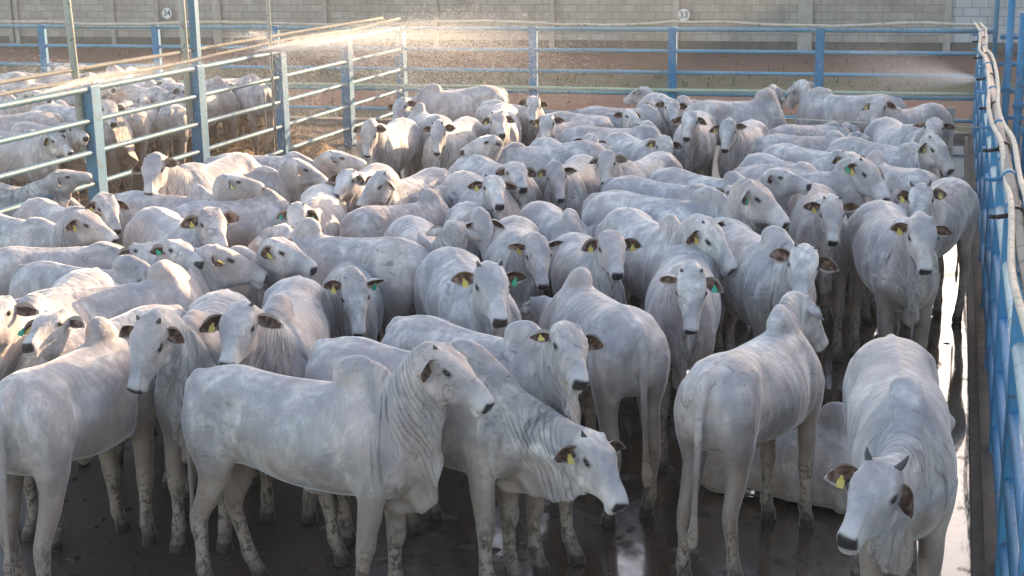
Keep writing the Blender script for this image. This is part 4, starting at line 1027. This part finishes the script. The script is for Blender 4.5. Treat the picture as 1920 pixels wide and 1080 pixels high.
for (Hp, Rp, Pp, Mp, op), (l2, rz, s, lie, hump, ln, fn_) in zip(COWS, PLACES):
    loc = np.array([l2[0], l2[1], 0.0]); hs = rng.uniform(.87, .955); EARK[:] = [rng.uniform(.86, 1.15), rng.uniform(.88, 1.12)]
    c, sn = math.cos(rz), math.sin(rz); Rz = np.array([[c, -sn, 0], [sn, c, 0], [0, 0, 1]])
    W2C = lambda p: Rz.T @ (p - loc) / s + np.array([0, 0, lie])
    C2W = lambda p: Rz @ ((np.array(p) - np.array([0, 0, lie])) * s) + loc
    nb = C2W(NB); fwd = Rz @ np.array([1, 0, 0.25]); fwd = nrm(fwd)
    bestL = .62 * s
    P, m1 = sphere_hit(ray(*Pp), nb, bestL, fwd, op.get('pf'))
    if m1 > 1.12: P = nb + (P - nb) * (1.12 / m1)
    pref = nrm(nrm(P - nb) * .6 + fwd * .5 + np.array([0, 0, -.5]))
    Mz, m2 = sphere_hit(ray(*Mp), P, .455 * hs * s, pref, op.get('mf'))
    m = nrm(W2C(Mz) - W2C(P)); m = nrm(m - 0)     # face line; the muzzle tip sits a little under it
    U = np.array([0, 0, 1.0]) + .25 * np.array([1, 0, 0])
    n = nrm(U - m * (U @ m)); l = np.cross(n, m)
    # tilt so that the muzzle's centre (not the forehead line) points at the target
    a = math.atan2(.075, .455); m_, n_ = m * math.cos(a) + n * math.sin(a), n * math.cos(a) - m * math.sin(a)
    Rh = np.stack([m_, l, n_], 1) @ np.stack([HM, HL, HN], 1).T
    Hj = W2C(P) - Rh @ (HO - HJ) * hs
    lg = op.get('legs') or [(rng.uniform(-.07, .09), rng.uniform(-.02, .02), 0) for _ in range(4)]
    pose = Pose(Rh, Hj, lg, hump, op.get('belly', rng.uniform(.95, 1.06)), lie, rng.uniform(-.06, .06), 0.0, hs)
    hz = op.get('horns'); 
    if hz is None: hz = (0, 0) if rng.random() < .55 else (rng.uniform(.02, .05),) * 2
    er = op.get('ears') or (rng.uniform(-.5, .45), rng.uniform(-.5, .45), rng.uniform(-.85, .4), rng.uniform(-.85, .4))
    build_cow(tuple(loc), rz, s, pose, op['lab'], bool(op.get('fine')), hz, op.get('tags', ('', '')), er, brand=op.get('brand'), wide=rng.uniform(.93, 1.05))
    COWLOG.append((len(COWLOG), op['lab'][:28], tuple(np.round(loc, 2)), round(math.degrees(rz)), round(ln, 2), round(m1, 2), round(m2, 2)))
# ================================================================ sprinkler water
def on_plane_x(px, py, X):
    v = ray(px, py); return EYE + v * (X / v[0])
def droplets(name, label, origin, direction, spread, speed, n, tmax, seed, rad=(.0016, .0042), gvec=4.5, lenk=(1.5, 6)):
    rnd = random.Random(seed); b = MB(); o = Vector(origin); d0 = Vector(direction).normalized()
    sd = d0.cross(Vector((0, 0, 1))).normalized(); up = sd.cross(d0)
    for i in range(n):
        v = (d0 + sd * rnd.gauss(0, spread[0]) + up * rnd.gauss(0, spread[1])).normalized() * speed * rnd.uniform(.45, 1.1)
        t = tmax * rnd.random() ** .75
        p = v * t + Vector((0, 0, -.5 * gvec * t * t)); vel = (v + Vector((0, 0, -gvec * t))).normalized()
        if (o.z + p.z) < .05: continue
        r = rnd.uniform(*rad); l = r * rnd.uniform(*lenk)
        a = vel.cross(Vector((.3, .2, 1))).normalized() * r; c = vel.cross(a).normalized() * r
        b.add([p + vel * l, p + a, p + c, p - a, p - c, p - vel * l], [(0, 1, 2), (0, 2, 3), (0, 3, 4), (0, 4, 1), (5, 2, 1), (5, 3, 2), (5, 4, 3), (5, 1, 4)], 0, True)
    q = b.build(name, M_DROP); q.location = o; tag(q, label, 'water spray', kind='stuff'); return q
def drop_mat():
    m = bpy.data.materials.new('water_drop'); m.use_nodes = True; t = m.node_tree; N = t.nodes; N.clear()
    out = N.new('ShaderNodeOutputMaterial'); a = N.new('ShaderNodeBsdfTranslucent'); a.inputs[0].default_value = (.95, .95, .95, 1)
    g = N.new('ShaderNodeBsdfGlossy'); g.inputs['Roughness'].default_value = .15; d = N.new('ShaderNodeBsdfTransparent')
    x = N.new('ShaderNodeMixShader'); x.inputs[0].default_value = .2; y = N.new('ShaderNodeMixShader'); y.inputs[0].default_value = .1
    t.links.new(a.outputs[0], x.inputs[1]); t.links.new(g.outputs[0], x.inputs[2]); t.links.new(x.outputs[0], y.inputs[1]); t.links.new(d.outputs[0], y.inputs[2]); t.links.new(y.outputs[0], out.inputs[0])
    return m
M_DROP = drop_mat()
def fog(name, label, origin, direction, spread, length, n, seed, droop=.3, rad=(.0012, .0026)):
    """a jet of very fine droplets, densest at the nozzle"""
    rnd = random.Random(seed); b = MB(); d0 = Vector(direction).normalized(); sd = d0.cross(Vector((0, 0, 1))).normalized(); up = sd.cross(d0)
    for i in range(n):
        u = rnd.random() ** 1.5 * rnd.uniform(.55, 1.0); L = u * length
        p = (d0 + sd * rnd.gauss(0, spread[0]) + up * rnd.gauss(0, spread[1])) * L + Vector((0, 0, -droop * u * u * length))
        r = rnd.uniform(*rad); q_ = rnd.uniform(0, 6.28)
        nn = (_d + Vector((rnd.gauss(0, .3), rnd.gauss(0, .3), rnd.gauss(0, .3)))).normalized(); a = nn.cross(Vector((0, 0, 1))).normalized(); c = a.cross(nn)
        b.add([p + (a * math.cos(q_ + k) + c * math.sin(q_ + k)) * r for k in (0, 2.1, 4.2)], [(0, 1, 2)], 0, False)
    q = b.build(name, M_DROP); q.location = Vector(origin); tag(q, label, 'mist', kind='stuff'); return q
n1 = on_plane_x(468, 101, PX + .03)
droplets('water_spray', 'golden backlit water spray from the side fence', n1, (.56, .82, .12), (.11, .08), 7.8, 30000, .78, 1, (.0007, .0014), 4.5, (10, 26))
fog('water_mist', 'pale jet of mist at the side fence nozzle', n1, (.52, .85, .10), (.06, .045), 6.4, 130000, 21, .16, (.0014, .0030))
n2 = on_plane_x(72, 176, PX + .05)
droplets('water_spray', 'water spray over the near side fence', n2, (-.03, 1, .07), (.05, .05), 7.0, 9000, .72, 2, (.0006, .0012), 4.0, (10, 26))
fog('water_mist', 'pale jet of mist over the near side fence', n2, (-.02, 1, .06), (.030, .026), 5.0, 50000, 22, .1, (.001, .0022))
n3 = on_plane_x(1836, 150, .36)
fog('water_mist', 'white mist fan from the right fence nozzle', n3, (-1, .05, .08), (.11, .16), 2.2, 70000, 23, .0, (.0012, .0026))
droplets('water_spray', 'slanting drops over the wet steers near the side fence', (-9.3, 18.6, 2.1), (.8, -.6, .0), (.30, .12), 3.2, 6000, .95, 4, (.0006, .0011), 4.5, (16, 38))
droplets('water_spray', 'slanting drops falling in the left pen', (-9.9, 15.6, 1.9), (-.6, -.8, .1), (.5, .15), 3.4, 8000, .95, 5, (.0006, .0011), 4.5, (16, 38))
droplets('water_spray', 'slanting drops falling on the straw behind the fence', (-9.6, 19.0, 2.0), (-.3, .95, .1), (.5, .15), 3.4, 8000, .95, 6, (.0006, .0011), 4.5, (16, 38))
